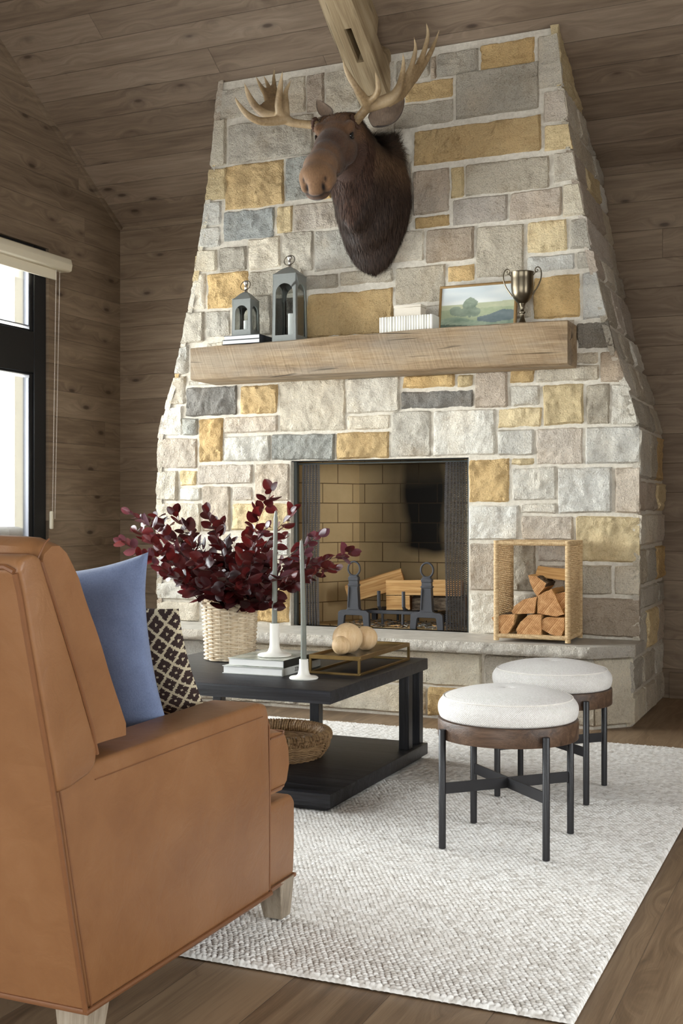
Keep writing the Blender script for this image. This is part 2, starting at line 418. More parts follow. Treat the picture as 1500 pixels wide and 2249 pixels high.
# ================================================================ STONE FIREPLACE
X0, YF, ZS = -2.44, 6.10, 0.412
HW = [(0, 1.41), (1.48, 1.41), (1.58, 1.385), (1.72, 1.345), (1.92, 1.28), (2.1, 1.235), (2.43, 1.162), (2.65, 1.12), (2.9, 1.075), (3.1, 1.043), (3.3, 1.018), (3.7, 0.975)]
def hw(z):
    for i in range(len(HW)-1):
        if z <= HW[i+1][0]:
            t = (z-HW[i][0])/(HW[i+1][0]-HW[i][0]); return HW[i][1]+t*(HW[i+1][1]-HW[i][1])
    return HW[-1][1]
OX0, OX1, OZ1 = -2.979, -1.914, 1.357     # firebox opening
fire = thing('stone_fireplace', 'tall tapering fireplace of split-face cream, grey and gold stone', 'fireplace', (X0, 6.4, 0))

STC = {'W': (219, 213, 201, .45), 'P': (213, 203, 186, .5), 'Y': (211, 180, 131, .4), 'L': (222, 200, 158, .3), 'G': (196, 186, 169, .8),
       'B': (194, 178, 160, .7), 'U': (168, 168, 162, .9), 'D': (136, 130, 121, 1.0), 'C': (222, 211, 190, .25), 'K': (204, 191, 175, .6)}
cols = []
def stone(mb, P, N, u0, u1, v0, v1, ty, UL=None, UR=None, exL=False, exR=False, flip=False, res=0.0125, rough=1.0, gap=0.0035, seed=0, exT=False):
    c = STC[ty]; j = random.uniform(0.93, 1.06)
    wj = random.uniform(-2.5, 2.5); lin = srgb(*[max(0, min(255, x*j+wj*k)) for x, k in zip(c[:3], (1, 0.2, -1))])
    amp = {'W': .014, 'P': .014, 'Y': .020, 'L': .017, 'G': .015, 'B': .015, 'U': .017, 'D': .020, 'C': .009, 'K': .012}[ty]*rough
    nu = max(4, int((u1-u0)/res)); nv = max(4, int((v1-v0)/res))
    base = len(mb.v); vs = []; sx = random.uniform(0, 50)
    off = random.uniform(-0.004, 0.007)
    jc = [random.uniform(-.003, .003) for _ in range(8)]
    for b in range(nv+1):
        t = b/nv; v = v0+gap+(v1-v0-2*gap)*t
        ul = (UL(v) if UL else u0) + (0 if exL else gap); ur = (UR(v) if UR else u1) - (0 if exR else gap)
        for a in range(-1 if exL else 0, nu+(2 if exR else 1)):
            s = max(0, min(1, a/nu)); u = ul+(ur-ul)*s; skirt = a < 0 or a > nu
            eu = min(9 if exL else u-ul, 9 if exR else ur-u); ev = min(v-v0-gap, 9 if exT else v1-gap-v)
            q = Vector((u, v, 0))
            du = 0.005*noise.noise(q*9+Vector((3, 0, 0))) + 0.0025*noise.noise(q*40); dv = 0.005*noise.noise(q*9+Vector((0, 7, 0))) + 0.0025*noise.noise(q*40+Vector((9, 9, 9)))
            du += jc[0]*(1-s)*(1-t)+jc[1]*s*(1-t)+jc[2]*(1-s)*t+jc[3]*s*t; dv += jc[4]*(1-s)*(1-t)+jc[5]*s*(1-t)+jc[6]*(1-s)*t+jc[7]*s*t
            if exL or exR: du *= 0.3
            def sm(e): x = max(0.0, min(1.0, e/0.016)); return math.sqrt(x*(2-x))
            pf = sm(eu)*sm(ev)
            w = Vector((u*1.0+sx, v, sx*0.3))
            f = noise.noise(w*11)*0.9 + abs(noise.noise(w*26))*0.9 - 0.2 + noise.noise(w*60)*0.35
            h = 0.002 + pf*(0.020+off) + pf*amp*max(-0.45, f)
            if skirt: h = -0.012
            vs.append(P(u+du, v+dv) + N(u, v)*h)
            cols.append((lin[0], lin[1], lin[2], c[3]))
    fs = []; nu += (1 if exL else 0)+(1 if exR else 0)
    for b in range(nv):
        for a in range(nu):
            i = b*(nu+1)+a; f = (i, i+1, i+nu+2, i+nu+1)
            fs.append(f[::-1] if flip else f)
    mb.add(vs, fs, 0, True)

PF = lambda u, v: Vector((u, YF, min(v, ceil_z(YF)-0.002))); NF = lambda u, v: Vector((0, -1, 0))
def zclamp(y, z): return min(z, ceil_z(y)-0.002)
PR = lambda u, v: Vector((X0+hw(v), u, zclamp(u, v))); NR = lambda u, v: Vector((1, 0, 0.12)).normalized()
PL = lambda u, v: Vector((X0-hw(v), u, zclamp(u, v))); NL = lambda u, v: Vector((-1, 0, 0.12)).normalized()

# every front stone, measured on the wall plane: left, top, right, bottom, kind, (L/R = wraps that corner)
FRONT = """
487 186 632 254 P L|634 169 674 250 P|675 162 715 247 B|716 155 795 247 G|797 140 868 228 P|870 128 945 178 G|947 124 960 176 B|962 112 1053 167 G|1056 90 1177 149 Y|1180 78 1222 196 P R
892 178 998 220 Y|1002 149 1187 252 G|866 225 999 278 G|797 232 862 300 P|478 262 500 366 C L|502 262 690 352 P|692 252 795 300 G|1194 200 1238 270 K R|910 270 1190 349 Y|1196 274 1252 330 L R
472 370 502 440 L L|496 358 626 458 Y|628 345 700 440 U|702 350 900 410 P|702 412 732 438 Y|734 412 906 440 G|902 352 906 408 G|1216 334 1262 400 P R|1023 351 1208 423 G|992 368 1020 436 L
462 442 490 496 W L|492 460 606 528 U|610 454 645 514 L|648 444 760 505 K|762 444 906 500 G|908 372 989 470 B|994 432 1117 493 K|1120 417 1236 482 B|1236 404 1276 476 C R|912 474 990 502 Y|454 498 488 545 W L
446 548 480 597 C L|482 542 544 597 G|546 522 618 592 P|620 508 690 600 P|692 500 858 590 W|860 506 933 576 P|936 502 1044 576 B|1046 494 1154 610 G|1158 484 1248 556 L|1252 480 1290 548 G R|1158 560 1264 598 W|1266 552 1300 592 P R
430 600 456 681 P L|458 598 548 678 Y|550 592 668 648 G|670 604 746 636 G|748 592 866 625 G|869 584 982 668 G|985 582 1045 620 Y|985 624 1168 706 G|1172 604 1276 700 Y|1279 597 1322 702 W R
422 684 452 755 P L|454 682 508 742 P|510 652 600 740 G|602 652 672 740 D|675 640 866 738 Y|869 672 983 712 W|1266 706 1336 768 D R
869 716 983 745 P|600 744 866 760 G|985 710 1262 745 G|455 748 600 770 P
402 760 418 822 W L|420 775 700 830 P|704 765 1000 826 P|1004 750 1262 800 P|1264 772 1316 800 G|1318 772 1378 841 B R
388 826 412 890 P L|416 834 520 846 W|410 849 524 914 D|528 846 612 911 Y|615 832 761 948 P|763 828 881 907 P|886 824 1001 853 Y|1004 822 1041 850 L|882 856 1041 897 D|1044 815 1118 896 B|1121 808 1175 841 Y|1178 803 1318 839 G
1121 845 1188 892 W|1193 843 1285 934 L|1288 843 1342 932 G|1342 843 1400 934 W R|362 893 404 959 W L|402 918 438 957 U|440 918 492 1015 Y|494 914 612 952 K|763 911 858 946 P|860 902 950 1005 P|953 899 1090 1002 W|1094 895 1191 939 L
494 956 596 1015 W|598 952 738 1011 U|740 949 857 1009 Y|1094 942 1175 1002 W|1178 939 1283 1021 K|1286 936 1399 1021 W R|360 962 436 1030 K L|359 1034 394 1100 P L|397 1033 434 1067 L|436 1020 557 1064 K|560 1018 638 1102 K|1031 1008 1121 1104 Y|1124 1005 1176 1021 L
397 1070 444 1101 W|446 1068 509 1168 K|512 1068 557 1101 K|1125 1025 1223 1101 W|1226 1025 1347 1128 W|1350 1025 1403 1128 K R|357 1104 444 1168 P L|512 1105 638 1166 L|1031 1109 1140 1187 W|1143 1104 1224 1129 P|1144 1133 1262 1188 K|1265 1132 1402 1236 L R
357 1171 420 1222 P L|422 1171 480 1222 W|482 1171 548 1202 P|551 1170 638 1222 W|482 1206 548 1250 P|357 1226 480 1276 W L|551 1226 638 1280 P|482 1254 548 1280 W|357 1279 470 1318 W L|472 1283 548 1322 P|551 1283 639 1368 Y|357 1321 440 1364 P L|442 1325 548 1365 W
1031 1191 1122 1298 K|1125 1192 1180 1300 G|1183 1192 1262 1235 K|1183 1239 1262 1307 B|1265 1240 1346 1307 G|1349 1240 1411 1307 P R|1033 1302 1110 1392 W|1113 1303 1180 1394 P|1183 1311 1260 1396 W|1263 1311 1400 1398 B R"""
sb = MB()
for it in FRONT.replace('\n', '|').split('|'):
    p = it.split()
    if len(p) < 5: continue
    x0, y0, x1, y1 = map(float, p[:4]); x0 -= 1.8; x1 += 1.8; y0 -= 1.8; y1 += 1.8; ty = p[4]; fl = p[5] if len(p) > 5 else ''
    xm = (x0+x1)/2; ym = (y0+y1)/2
    u0 = on_y(x0, ym, YF).x; u1 = on_y(x1, ym, YF).x; v0 = on_y(xm, y1, YF).z; v1 = on_y(xm, y0, YF).z
    v0 = max(v0, ZS-0.01)
    kw = {}
    if fl == 'L': kw = dict(UL=lambda v: X0-hw(v)-0.021, exL=True)
    if fl == 'R': kw = dict(UR=lambda v: X0+hw(v)+0.021, exR=True)
    stone(sb, PF, NF, u0, u1, v0, v1, ty, **kw)
# course heights shared by the two flanks
rs = random.Random(11)
zs = [0.0, 0.16, 0.33, 0.55, 0.68, 0.88, 1.06, 1.23, 1.49, 1.66, 1.86, 2.03, 2.28, 2.42, 2.60, 2.79, 2.95, 3.10, 3.28, 3.62]
for i in range(len(zs)-1):
    z0, z1 = zs[i], zs[i+1]; yf = 5.92 if z1 < 0.36 else YF
    cuts = [yf-0.020] + sorted(yf+ (YW-yf)*(k+rs.uniform(-.25, .25))/3 for k in (1, 2)) + [YW]
    if rs.random() < 0.4: cuts.pop(1)
    for k in range(len(cuts)-1):
        for (P_, N_, flp) in ((PR, NR, False), (PL, NL, True)):
            ty = rs.choice('PPWGKCLYPB' if z0 > 0.3 else 'PPWCPLG')
            a, b = cuts[k], cuts[k+1]
            if ceil_z(a) < z0: continue
            stone(sb, P_, N_, a, b, z0, z1, ty, exL=(k == 0), flip=flp, res=0.016, rough=0.8)
# hearth base: front and the two angled ends
BY = 5.775; CH = 0.150; BX0, BX1 = X0-1.41+CH, X0+1.41-CH
PB = lambda u, v: Vector((u, BY, v))
xa = [BX0-0.01, -3.45, -2.78, -2.04, -1.60, BX1+0.006]
xb = [BX0-0.01, -3.2, -2.46, -1.735, -1.40, BX1+0.006]
for k, ty in enumerate('PWCYP'): stone(sb, PB, NF, xa[k], xa[k+1], 0.008, 0.165, ty, exL=k == 0, exR=k == 4)
for k, ty in enumerate('WCCGW'): stone(sb, PB, NF, xb[k], xb[k+1], 0.165, 0.352, ty, exL=k == 0, exR=k == 4)
d1 = Vector((1, 1, 0)).normalized(); n1 = Vector((1, -1, 0)).normalized(); LC = CH*math.sqrt(2)
for z0, z1, ty in ((0.008, 0.352, 'C'),):
    stone(sb, lambda u, v: Vector((BX1, BY, v))+d1*u, lambda u, v: n1, -0.004, LC+0.004, z0, z1, ty, exL=True, exR=True, rough=0.7)
    d2 = Vector((-1, 1, 0)).normalized(); n2 = Vector((-1, -1, 0)).normalized()
    stone(sb, lambda u, v: Vector((BX0, BY, v))+d2*u, lambda u, v: n2, -0.004, LC+0.004, z0, z1, ty, exL=True, exR=True, flip=True)
so = build('stone_facing', sb, M['stone'], fire)
at = so.data.attributes.new('stone_col', 'FLOAT_COLOR', 'POINT'); at.data.foreach_set('color', np.array(cols, dtype=np.float32).ravel())
# mortar body with the firebox opening cut out
mb = MB(); H = 0.009
def quad(a, b, c, d): mb.add([a, b, c, d], [(0, 1, 2, 3)], 0, False)
lv = sorted(set([ZS-0.02, OZ1] + [z for z, _ in HW if z > ZS] + [2.0, 3.0, 3.2, 3.45, 3.595, 0.8]))
lv = [z for z in lv if z <= 3.6]
for i in range(len(lv)-1):
    a, b = lv[i], lv[i+1]
    la, ra, lb, rb = X0-hw(a)-H, X0+hw(a)+H, X0-hw(b)-H, X0+hw(b)+H; y = YF-H
    if b <= OZ1+1e-6:
        quad((la, y, a), (OX0, y, a), (OX0, y, b), (lb, y, b)); quad((OX1, y, a), (ra, y, a), (rb, y, b), (OX1, y, b))
    else: quad((la, y, a), (ra, y, a), (rb, y, b), (lb, y, b))
lv2 = [0.0] + lv
for sgn in (-1, 1):
    for i in range(len(lv2)-1):
        a, b = lv2[i], lv2[i+1]; y0 = YF-H if a > 0.3 else 5.925
        N_ = 6
        for k in range(N_):
            ya = y0+(YW-y0)*k/N_; yb = y0+(YW-y0)*(k+1)/N_
            q = [Vector((X0+sgn*(hw(a)+H), ya, zclamp(ya, a))), Vector((X0+sgn*(hw(a)+H), yb, zclamp(yb, a))), Vector((X0+sgn*(hw(b)+H), yb, zclamp(yb, b))), Vector((X0+sgn*(hw(b)+H), ya, zclamp(ya, b)))]
            quad(*(q if sgn > 0 else q[::-1]))
# opening reveals and hearth base body
mb.box((OX0-0.35, YF-H+0.001, OZ1+0.002), (OX1+0.35, YF+0.1, OZ1+0.3)); 
mb.box((OX0-0.3, YF-H+0.001, ZS-0.02), (OX0-0.001, YF+0.08, OZ1+0.01)); mb.box((OX1+0.001, YF-H+0.001, ZS-0.02), (OX1+0.3, YF+0.08, OZ1+0.01))
c_ = 0.006
mb.prism([(BX0, BY-c_), (BX1, BY-c_), (X0+1.41+c_, BY+CH), (X0+1.41+c_, YF+0.03), (X0-1.41-c_, YF+0.03), (X0-1.41-c_, BY+CH)], lambda u, v, w: Vector((u, v, w)), 0.0, 0.36)
build('mortar_joints', mb, M['mortar'], fire)

# hearth slab: smooth top, rough-pitched front edge
def hearth():
    mb = MB(); SY = 5.665; ch = 0.185; x0, x1 = X0-1.415+ch-0.035, X0+1.415-ch+0.035
    zt, zb = ZS, 0.356
    poly = [(x0, SY), (x1, SY), (x1+ch, SY+ch), (x1+ch, YF+0.02), (x0-ch, YF+0.02), (x0-ch, SY+ch)]
    ring = []; 
    n = 260
    L = [(Vector((x0-ch, SY+ch, 0)), Vector((x0, SY, 0)), 40), (Vector((x0, SY, 0)), Vector((x1, SY, 0)), n), (Vector((x1, SY, 0)), Vector((x1+ch, SY+ch, 0)), 24), (Vector((x1+ch, SY+ch, 0)), Vector((x1+ch, YF+0.02, 0)), 6)]
    path = []
    for a, b, k in L:
        d = (b-a).normalized(); nn = Vector((d.y, -d.x, 0)); rough = 1.0 if abs(nn.y+1) < 0.01 else 0.18
        for i in range(k): path.append((a+(b-a)*i/k, nn, rough))
    path.append((L[-1][1], Vector((1, 0, 0)), 0.1))
    rows = 8; vs = []
    for r in range(rows+1):
        t = r/rows; z = zb+(zt-zb)*t
        for p, nn, rg in path:
            q = p*1.0+Vector((0, 0, z))
            prot = math.sin(math.pi*min(1, t*1.15+0.05))*0.012*rg if t < 0.87 else 0
            f = (noise.noise(q*13)*0.011+abs(noise.noise(q*34))*0.009+noise.noise(q*80)*0.003)*rg*(0.25 if r in (0,) else (0.55 if r == rows else 1))
            vs.append(p+Vector((0, 0, z))+nn*(prot+f-0.004*rg-(0.006*rg if r == rows else 0)))
    m = len(path)
    fs = [(r*m+i, r*m+i+1, (r+1)*m+i+1, (r+1)*m+i) for r in range(rows) for i in range(m-1)]
    mb.add(vs, fs, 1, True)
    top = [vs[rows*m+i] for i in range(m)]; back = [Vector((v.x, YF+0.02, zt)) for v in top]
    for i in range(m): back[i].x = min(max(back[i].x, x0-ch), x1+ch)
    mb.add(top+back, [(i, i+1, m+i+1, m+i) for i in range(m-1)], 0, False)
    bot = [vs[i] for i in range(m)]; bb = [Vector((v.x, YF+0.02, zb)) for v in bot]
    mb.add(bot+bb, [(i, m+i, m+i+1, i+1) for i in range(m-1)], 0, False)
    o = build('hearth_slab', mb, [M['slab'], M['stone']], fire)
    at = o.data.attributes.new('stone_col', 'FLOAT_COLOR', 'POINT'); c = srgb(196, 188, 176)
    at.data.foreach_set('color', np.array([(c[0], c[1], c[2], .55)]*len(o.data.vertices), dtype=np.float32).ravel())
    return o
hearth()

# firebox of tan firebrick
def firebrick():
    t = NT('tan_firebrick'); uv = t.coord('UV'); s = t.sep(uv)
    br = t.new('ShaderNodeTexBrick'); br.offset = 0.5; t.link(uv, br.inputs['Vector'])
    br.inputs['Scale'].default_value = 1.0; br.inputs['Brick Width'].default_value = 0.232; br.inputs['Row Height'].default_value = 0.1175
    br.inputs['Mortar Size'].default_value = 0.0028; br.inputs['Mortar Smooth'].default_value = 0.2
    br.inputs['Color1'].default_value = srgb(208, 182, 138); br.inputs['Color2'].default_value = srgb(198, 172, 130); br.inputs['Mortar'].default_value = srgb(96, 74, 48)
    n = t.noise(uv, 9, 4, 0.6); n2 = t.noise(uv, 70, 3, 0.6)
    col = t.mix(t.fr(n, 0.3, 0.7, 0, 0.35), br.outputs['Color'], srgb(172, 146, 104))
    # soot licked up the back wall, a burnt-on stain with a shape of its own
    wob = t.math('MULTIPLY', t.math('SUBTRACT', t.noise(uv, 3, 2, 0.5), 0.5), 0.14)
    cx = t.math('ABSOLUTE', t.math('SUBTRACT', t.math('ADD', s[0], wob), 0.50))
    m1 = t.fr(cx, 0.10, 0.36, 1, 0)
    low = t.fr(t.math('ADD', s[1], wob), 0.30, 0.43, 0, 1); hi = t.fr(t.math('ADD', s[1], wob), 0.8, 1.2, 1, 0.72)
    soot = t.math('MULTIPLY', t.math('MULTIPLY', m1, low), hi)
    soft = t.math('MULTIPLY', t.fr(cx, 0.2, 0.62, 0.75, 0), t.fr(s[1], 0.12, 0.5, 0.1, 1))
    soot = t.math('MAXIMUM', soot, soft)
    col = t.mix(t.math('MULTIPLY', soot, t.math('SUBTRACT', 1.0, t.math('MULTIPLY', br.outputs['Fac'], 0.12))), col, srgb(26, 24, 22))
    h = t.math('ADD', t.math('MULTIPLY', br.outputs['Fac'], -1.0), t.math('MULTIPLY', n2, 0.12))
    M['firebrick'] = t.fin(col, 0.85, t.bump(h, 0.6, 0.004), spec=0.15)
firebrick()
fb = []
YB = 6.62; XBL, XBR = -2.774, 2*X0+2.774
def uvquad(me_name, quads, mat, parent):
    vs = []; fs = []; uvs = []
    for q, u in quads:
        b = len(vs); vs += [Vector(p)-Vector(parent.location) for p in q]; fs.append((b, b+1, b+2, b+3)); uvs += u
    me = bpy.data.meshes.new(me_name); me.from_pydata([tuple(v) for v in vs], [], fs); me.materials.append(mat)
    ul = me.uv_layers.new(name='UVMap'); ul.data.foreach_set('uv', np.array(uvs, dtype=np.float32).ravel())
    o = bpy.data.objects.new(me_name, me); COL.objects.link(o); o.parent = parent; return o
ls = math.hypot(XBL-OX0-0.03, YB-YF-0.06); zt = 1.60; yj = YF+0.06
xa_, xb_ = OX0-0.03, OX1+0.03
ls = math.hypot(XBL-xa_, YB-yj); wb = XBR-XBL
back_off = 0.08
uvquad('firebox', [
    ([(XBL, YB, ZS), (XBR, YB, ZS), (XBR, YB, zt), (XBL, YB, zt)], [(back_off, 0), (back_off+wb, 0), (back_off+wb, zt-ZS), (back_off, zt-ZS)]),
    ([(xa_, yj, ZS), (XBL, YB, ZS), (XBL, YB, zt), (xa_, yj, zt)], [(-ls-2.0+back_off, 0), (-2.0+back_off, 0), (-2.0+back_off, zt-ZS), (-ls-2.0+back_off, zt-ZS)]),
    ([(XBR, YB, ZS), (xb_, yj, ZS), (xb_, yj, zt), (XBR, YB, zt)], [(3.0, 0), (3.0+ls, 0), (3.0+ls, zt-ZS), (3.0, zt-ZS)]),
    ([(xa_, yj, ZS+0.002), (xb_, yj, ZS+0.002), (XBR, YB, ZS+0.002), (XBL, YB, ZS+0.002)], [(5.0, 0), (6.0, 0), (6.0, .5), (5.0, .5)]),
], M['firebrick'], fire)
M['iron'] = plain('cast_iron', srgb(62, 62, 66), 0.55, metal=0.2, nscale=120, nstr=0.25)
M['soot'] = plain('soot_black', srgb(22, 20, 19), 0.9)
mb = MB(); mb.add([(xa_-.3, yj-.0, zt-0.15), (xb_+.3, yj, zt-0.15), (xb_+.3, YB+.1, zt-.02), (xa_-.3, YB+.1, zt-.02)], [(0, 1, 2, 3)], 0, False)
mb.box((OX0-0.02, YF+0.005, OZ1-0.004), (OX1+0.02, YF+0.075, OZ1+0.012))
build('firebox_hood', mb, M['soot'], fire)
# steel channels at the jambs carrying the chain-mesh curtains
M['steel'] = plain('dark_steel', srgb(92, 96, 94), 0.4, metal=0.6, nstr=0.05)
mb = MB(); mb.box((OX0+0.002, YF+0.03, ZS+0.001), (OX0+0.02, YF+0.06, OZ1), bev=0.002, seg=1); mb.box((OX1-0.02, YF+0.03, ZS+0.001), (OX1-0.002, YF+0.06, OZ1), bev=0.002, seg=1)
mb.tube([(OX0, YF+0.05, OZ1-0.016), (OX1, YF+0.05, OZ1-0.016)], 0.005)
build('curtain_track', mb, M['steel'], fire)
def curtain_mat():
    t = NT('chain_mesh'); uv = t.coord('UV')
    u = t.sep(uv); a = t.math('ABSOLUTE', t.math('SINE', t.math('MULTIPLY', t.math('ADD', u[0], u[1]), 3.14159/0.011))); b = t.math('ABSOLUTE', t.math('SINE', t.math('MULTIPLY', t.math('SUBTRACT', u[0], u[1]), 3.14159/0.011)))
    k = t.math('MINIMUM', a, b); al = t.ramp(k, [(0.0, G(1)), (0.5, G(1)), (0.62, G(0.12))])
    t.link(al, t.b.inputs['Alpha'])
    M['curtain'] = t.fin(srgb(128, 128, 132), 0.5, metal=0.3)
curtain_mat()
def curtain(xa, xb, folds, name='mesh_curtain'):
    vs = []; fs = []; uv = []; nu = folds*12; nz = 30; z0, z1 = ZS+0.003, OZ1-0.02; s = 0
    xs = []
    for i in range(nu+1):
        t = i/nu; ph = t*folds*2*math.pi
        xs.append((xa+(xb-xa)*(t+0.012*math.sin(ph*2)), YF+0.05+0.022*math.sin(ph), t*folds*0.055))
    for j in range(nz+1):
        w = j/nz
        for (x, y, q) in xs:
            vs.append((x-fire.location.x+0.004*math.sin(6*w+x*30), y-fire.location.y, z0+(z1-z0)*w))
    for j in range(nz):
        for i in range(nu):
            a = j*(nu+1)+i; fs.append((a, a+1, a+nu+2, a+nu+1))
            for (ii, jj) in ((i, j), (i+1, j), (i+1, j+1), (i, j+1)): uv.append((xs[ii][2], (z1-z0)*jj/nz))
    me = bpy.data.meshes.new(name); me.from_pydata(vs, [], fs); me.materials.append(M['curtain'])
    me.polygons.foreach_set('use_smooth', [True]*len(fs))
    ul = me.uv_layers.new(name='UVMap'); ul.data.foreach_set('uv', np.array(uv, dtype=np.float32).ravel())
    o = bpy.data.objects.new(name, me); COL.objects.link(o); o.parent = fire
curtain(on_y(664, 1200, YF+.05).x, on_y(702, 1200, YF+.05).x, 6); curtain(on_y(977, 1200, YF+.05).x, OX1-0.012, 8)

# mantel beam
def mantel():
    mb = MB(); x0, x1 = -3.471, -1.329; nx = 90; prof = []
    for k in range(nx+1):
        t = k/nx; x = x0+(x1-x0)*t; yf = 5.80+(5.872-5.80)*t; zt_ = 2.004+0.02*t if t > .15 else 1.995+.012*t/.15; zt_ = 1.996+0.032*min(1, t*1.4); zb = 1.813-0.006*t
        def w(a, s=1.0): return 0.0035*noise.noise(Vector((x*5, a*3.1, 2)))*s+0.0015*noise.noise(Vector((x*25, a*5, 8)))
        c = 0.006
        ring = [(yf+w(1), zb+c+w(2)), (yf+w(1), (zb+zt_)/2+w(3)), (yf+w(4), zt_-c+w(5)), (yf+c+w(6), zt_+w(5)), (YF+0.02, zt_+w(7)*0.3), (YF+0.02, zb), (yf+c*1.3, zb+w(2))]
        prof.append([Vector((x, a, b)) for a, b in ring])
    n = 7; vs = [p for r in prof for p in r]
    fs = [(i*n+k, (i+1)*n+k, (i+1)*n+(k+1) % n, i*n+(k+1) % n) for i in range(nx) for k in range(n)]
    fs += [tuple(range(n)), tuple(nx*n+k for k in range(n))[::-1]]
    mb.add(vs, fs, 0, False)
    o = build('mantel_beam', mb, M['timber'], None, merge=True)
    tag(o, 'thick reclaimed timber mantel beam with knots and long cracks across the stone fireplace', 'mantel')
mantel()
# rafter that follows the roof slope down to the chimney
def rafter():
    mb = MB(); n = Vector((0, PITCH, 1)).normalized(); dn = Vector((0, -1, PITCH)).normalized()
    x0, x1 = -2.555, -2.362; y0, y1 = YF-0.0, YR+0.05; drop = 0.225
    def pt(x, y, d): return Vector((x, y, ceil_z(y)))-n*d
    Ls = (y0-y1)/0.8357
    def at_(s, x, d): return pt(x, y0, 0)+dn*s-n*d
    # section outline with an eased arris on the lower edges and a notch cut out of the right upper edge
    segs = [s*0.04-0.16 for s in range(int(Ls/0.04)+5)]
    vs = []; k = 8
    for s in segs:
        w = lambda q: 0.004*noise.noise(Vector((s*4, q*7.7, 1)))
        top = 0.0
        notch = 0.03 if 0.07 < s < 0.20 else 0.0
        xr = x1+w(1); 
        vs += [at_(s, x0+w(2), -0.01), at_(s, x0+w(2), drop-0.018), at_(s, x0+0.016, drop+w(3)), at_(s, (x0+x1)/2, drop+w(4)), at_(s, xr-0.006, drop+w(5)), at_(s, xr, drop-0.008), at_(s, xr+0.0, 0.05+notch*1.4), at_(s, xr-notch*1.5, -0.01)]
    m = len(segs)
    fs = [(i*k+j, i*k+(j+1) % k, (i+1)*k+(j+1) % k, (i+1)*k+j) for i in range(m-1) for j in range(k)]
    fs += [tuple(range(k))[::-1], tuple((m-1)*k+j for j in range(k))]
    mb.add(vs, fs, 0, False)
    o = build('ceiling_rafter', mb, M['rafter'], None, merge=True)
    tag(o, 'hewn timber rafter with a dark mortise slot running down the sloping ceiling to the chimney', 'beam')
    # the mortise: a real slot cut through the underside
    cm = MB(); 
    c0 = at_(0, (x0+x1)/2+0.012, drop); 
    p = on_y(776, 88, 5.80); s_c = (p-pt(p.x, y0, drop)).dot(dn)
    cs = []
    for s in (s_c-0.105, s_c+0.105):
        for x in (-2.468, -2.428):
            for d in (drop-0.12, drop+0.03): cs.append(at_(s, x, d))
    cm.add(cs, [(0, 1, 3, 2), (4, 6, 7, 5), (0, 4, 5, 1), (2, 3, 7, 6), (0, 2, 6, 4), (1, 5, 7, 3)], 0, False)
    return o, cm
raf, cutm = rafter()
def boolean(o, cm):
    me = bpy.data.meshes.new('cut'); me.from_pydata([tuple(v) for v in cm.v], [], cm.f); 
    bm = bmesh.new(); bm.from_mesh(me); bmesh.ops.recalc_face_normals(bm, faces=bm.faces[:]); bm.to_mesh(me); bm.free()
    c = bpy.data.objects.new('cut', me); COL.objects.link(c)
    md = o.modifiers.new('b', 'BOOLEAN'); md.object = c; md.operation = 'DIFFERENCE'; md.solver = 'EXACT'
    dg = bpy.context.evaluated_depsgraph_get(); dg.update()
    nm = bpy.data.meshes.new_from_object(o.evaluated_get(dg)); o.modifiers.clear(); o.data = nm
    bpy.data.objects.remove(c)
boolean(raf, cutm)
# ================================================================ ARMCHAIR
def leather():
    t = NT('cognac_leather'); o = t.coord('Object')
    n = t.noise(o, 5, 4, 0.55); n2 = t.noise(o, 380, 3, 0.6); n3 = t.noise(t.map(o, (1, 1, 1)), 14, 3, 0.6, 1.0)
    c = t.ramp(t.math('ADD', t.math('MULTIPLY', n, 0.7), t.math('MULTIPLY', n3, 0.3)), [(0.32, srgb(124, 83, 51)), (0.52, srgb(134, 92, 58)), (0.72, srgb(143, 101, 67))])
    h = t.math('ADD', t.math('MULTIPLY', n2, 0.12), t.math('MULTIPLY', n3, 0.9))
    M['leather'] = t.fin(c, 0.44, t.bump(h, 0.28, 0.008), spec=0.4)
    M['piping'] = plain('leather_piping', srgb(118, 76, 46), 0.45)
leather()
chair = thing('armchair', 'cognac leather armchair seen from behind with cushions on its seat', 'armchair', (-1.76, 2.2, 0.0))
XO, XI, XW = -1.33, -1.47, -2.19      # outer face, inner face of the near arm, far outer face
YZ = lambda u, v, w: Vector((w, u, v))
rearY = [(0.115, 1.847), (0.305, 1.802), (0.476, 1.765), (0.582, 1.742), (0.688, 1.714), (0.832, 1.676), (0.932, 1.651), (0.966, 1.637)]
def ry(z):
    for i in range(len(rearY)-1):
        if z <= rearY[i+1][0]:
            t = (z-rearY[i][0])/(rearY[i+1][0]-rearY[i][0]); return rearY[i][1]+t*(rearY[i+1][1]-rearY[i][1])
    return rearY[-1][1]
# arms
for (a, b) in ((XI, XO), (XW, XW+0.14)):
    mb = MB(); yb = 1.80
    mb.prism([(1.853, 0.118), (2.606, 0.116), (2.608, 0.36), (2.600, 0.560), (2.588, 0.588), (2.55, 0.597), (2.2, 0.592), (1.80, 0.585), (1.752, 0.572), (1.77, 0.476), (1.807, 0.305)], YZ, a, b, bev=0.012, seg=4)
    arm = build('arm', mb, M['leather'], chair)
    pp = MB()
    for x in (a+0.004, b-0.004):
        pp.tube([(x, 1.87, 0.566), (x, 2.2, 0.572), (x, 2.54, 0.577), (x, 2.585, 0.565), (x, 2.604, 0.53), (x, 2.608, 0.36), (x, 2.606, 0.125)], 0.0035, 6)
        sg = 1 if x > (a+b)/2 else -1
    pp.tube([(b+0.0015, 1.87, 0.552), (b+0.0015, 2.2, 0.558), (b+0.0015, 2.56, 0.562)], 0.0014, 5)
    build('arm_piping', pp, M['piping'], arm)
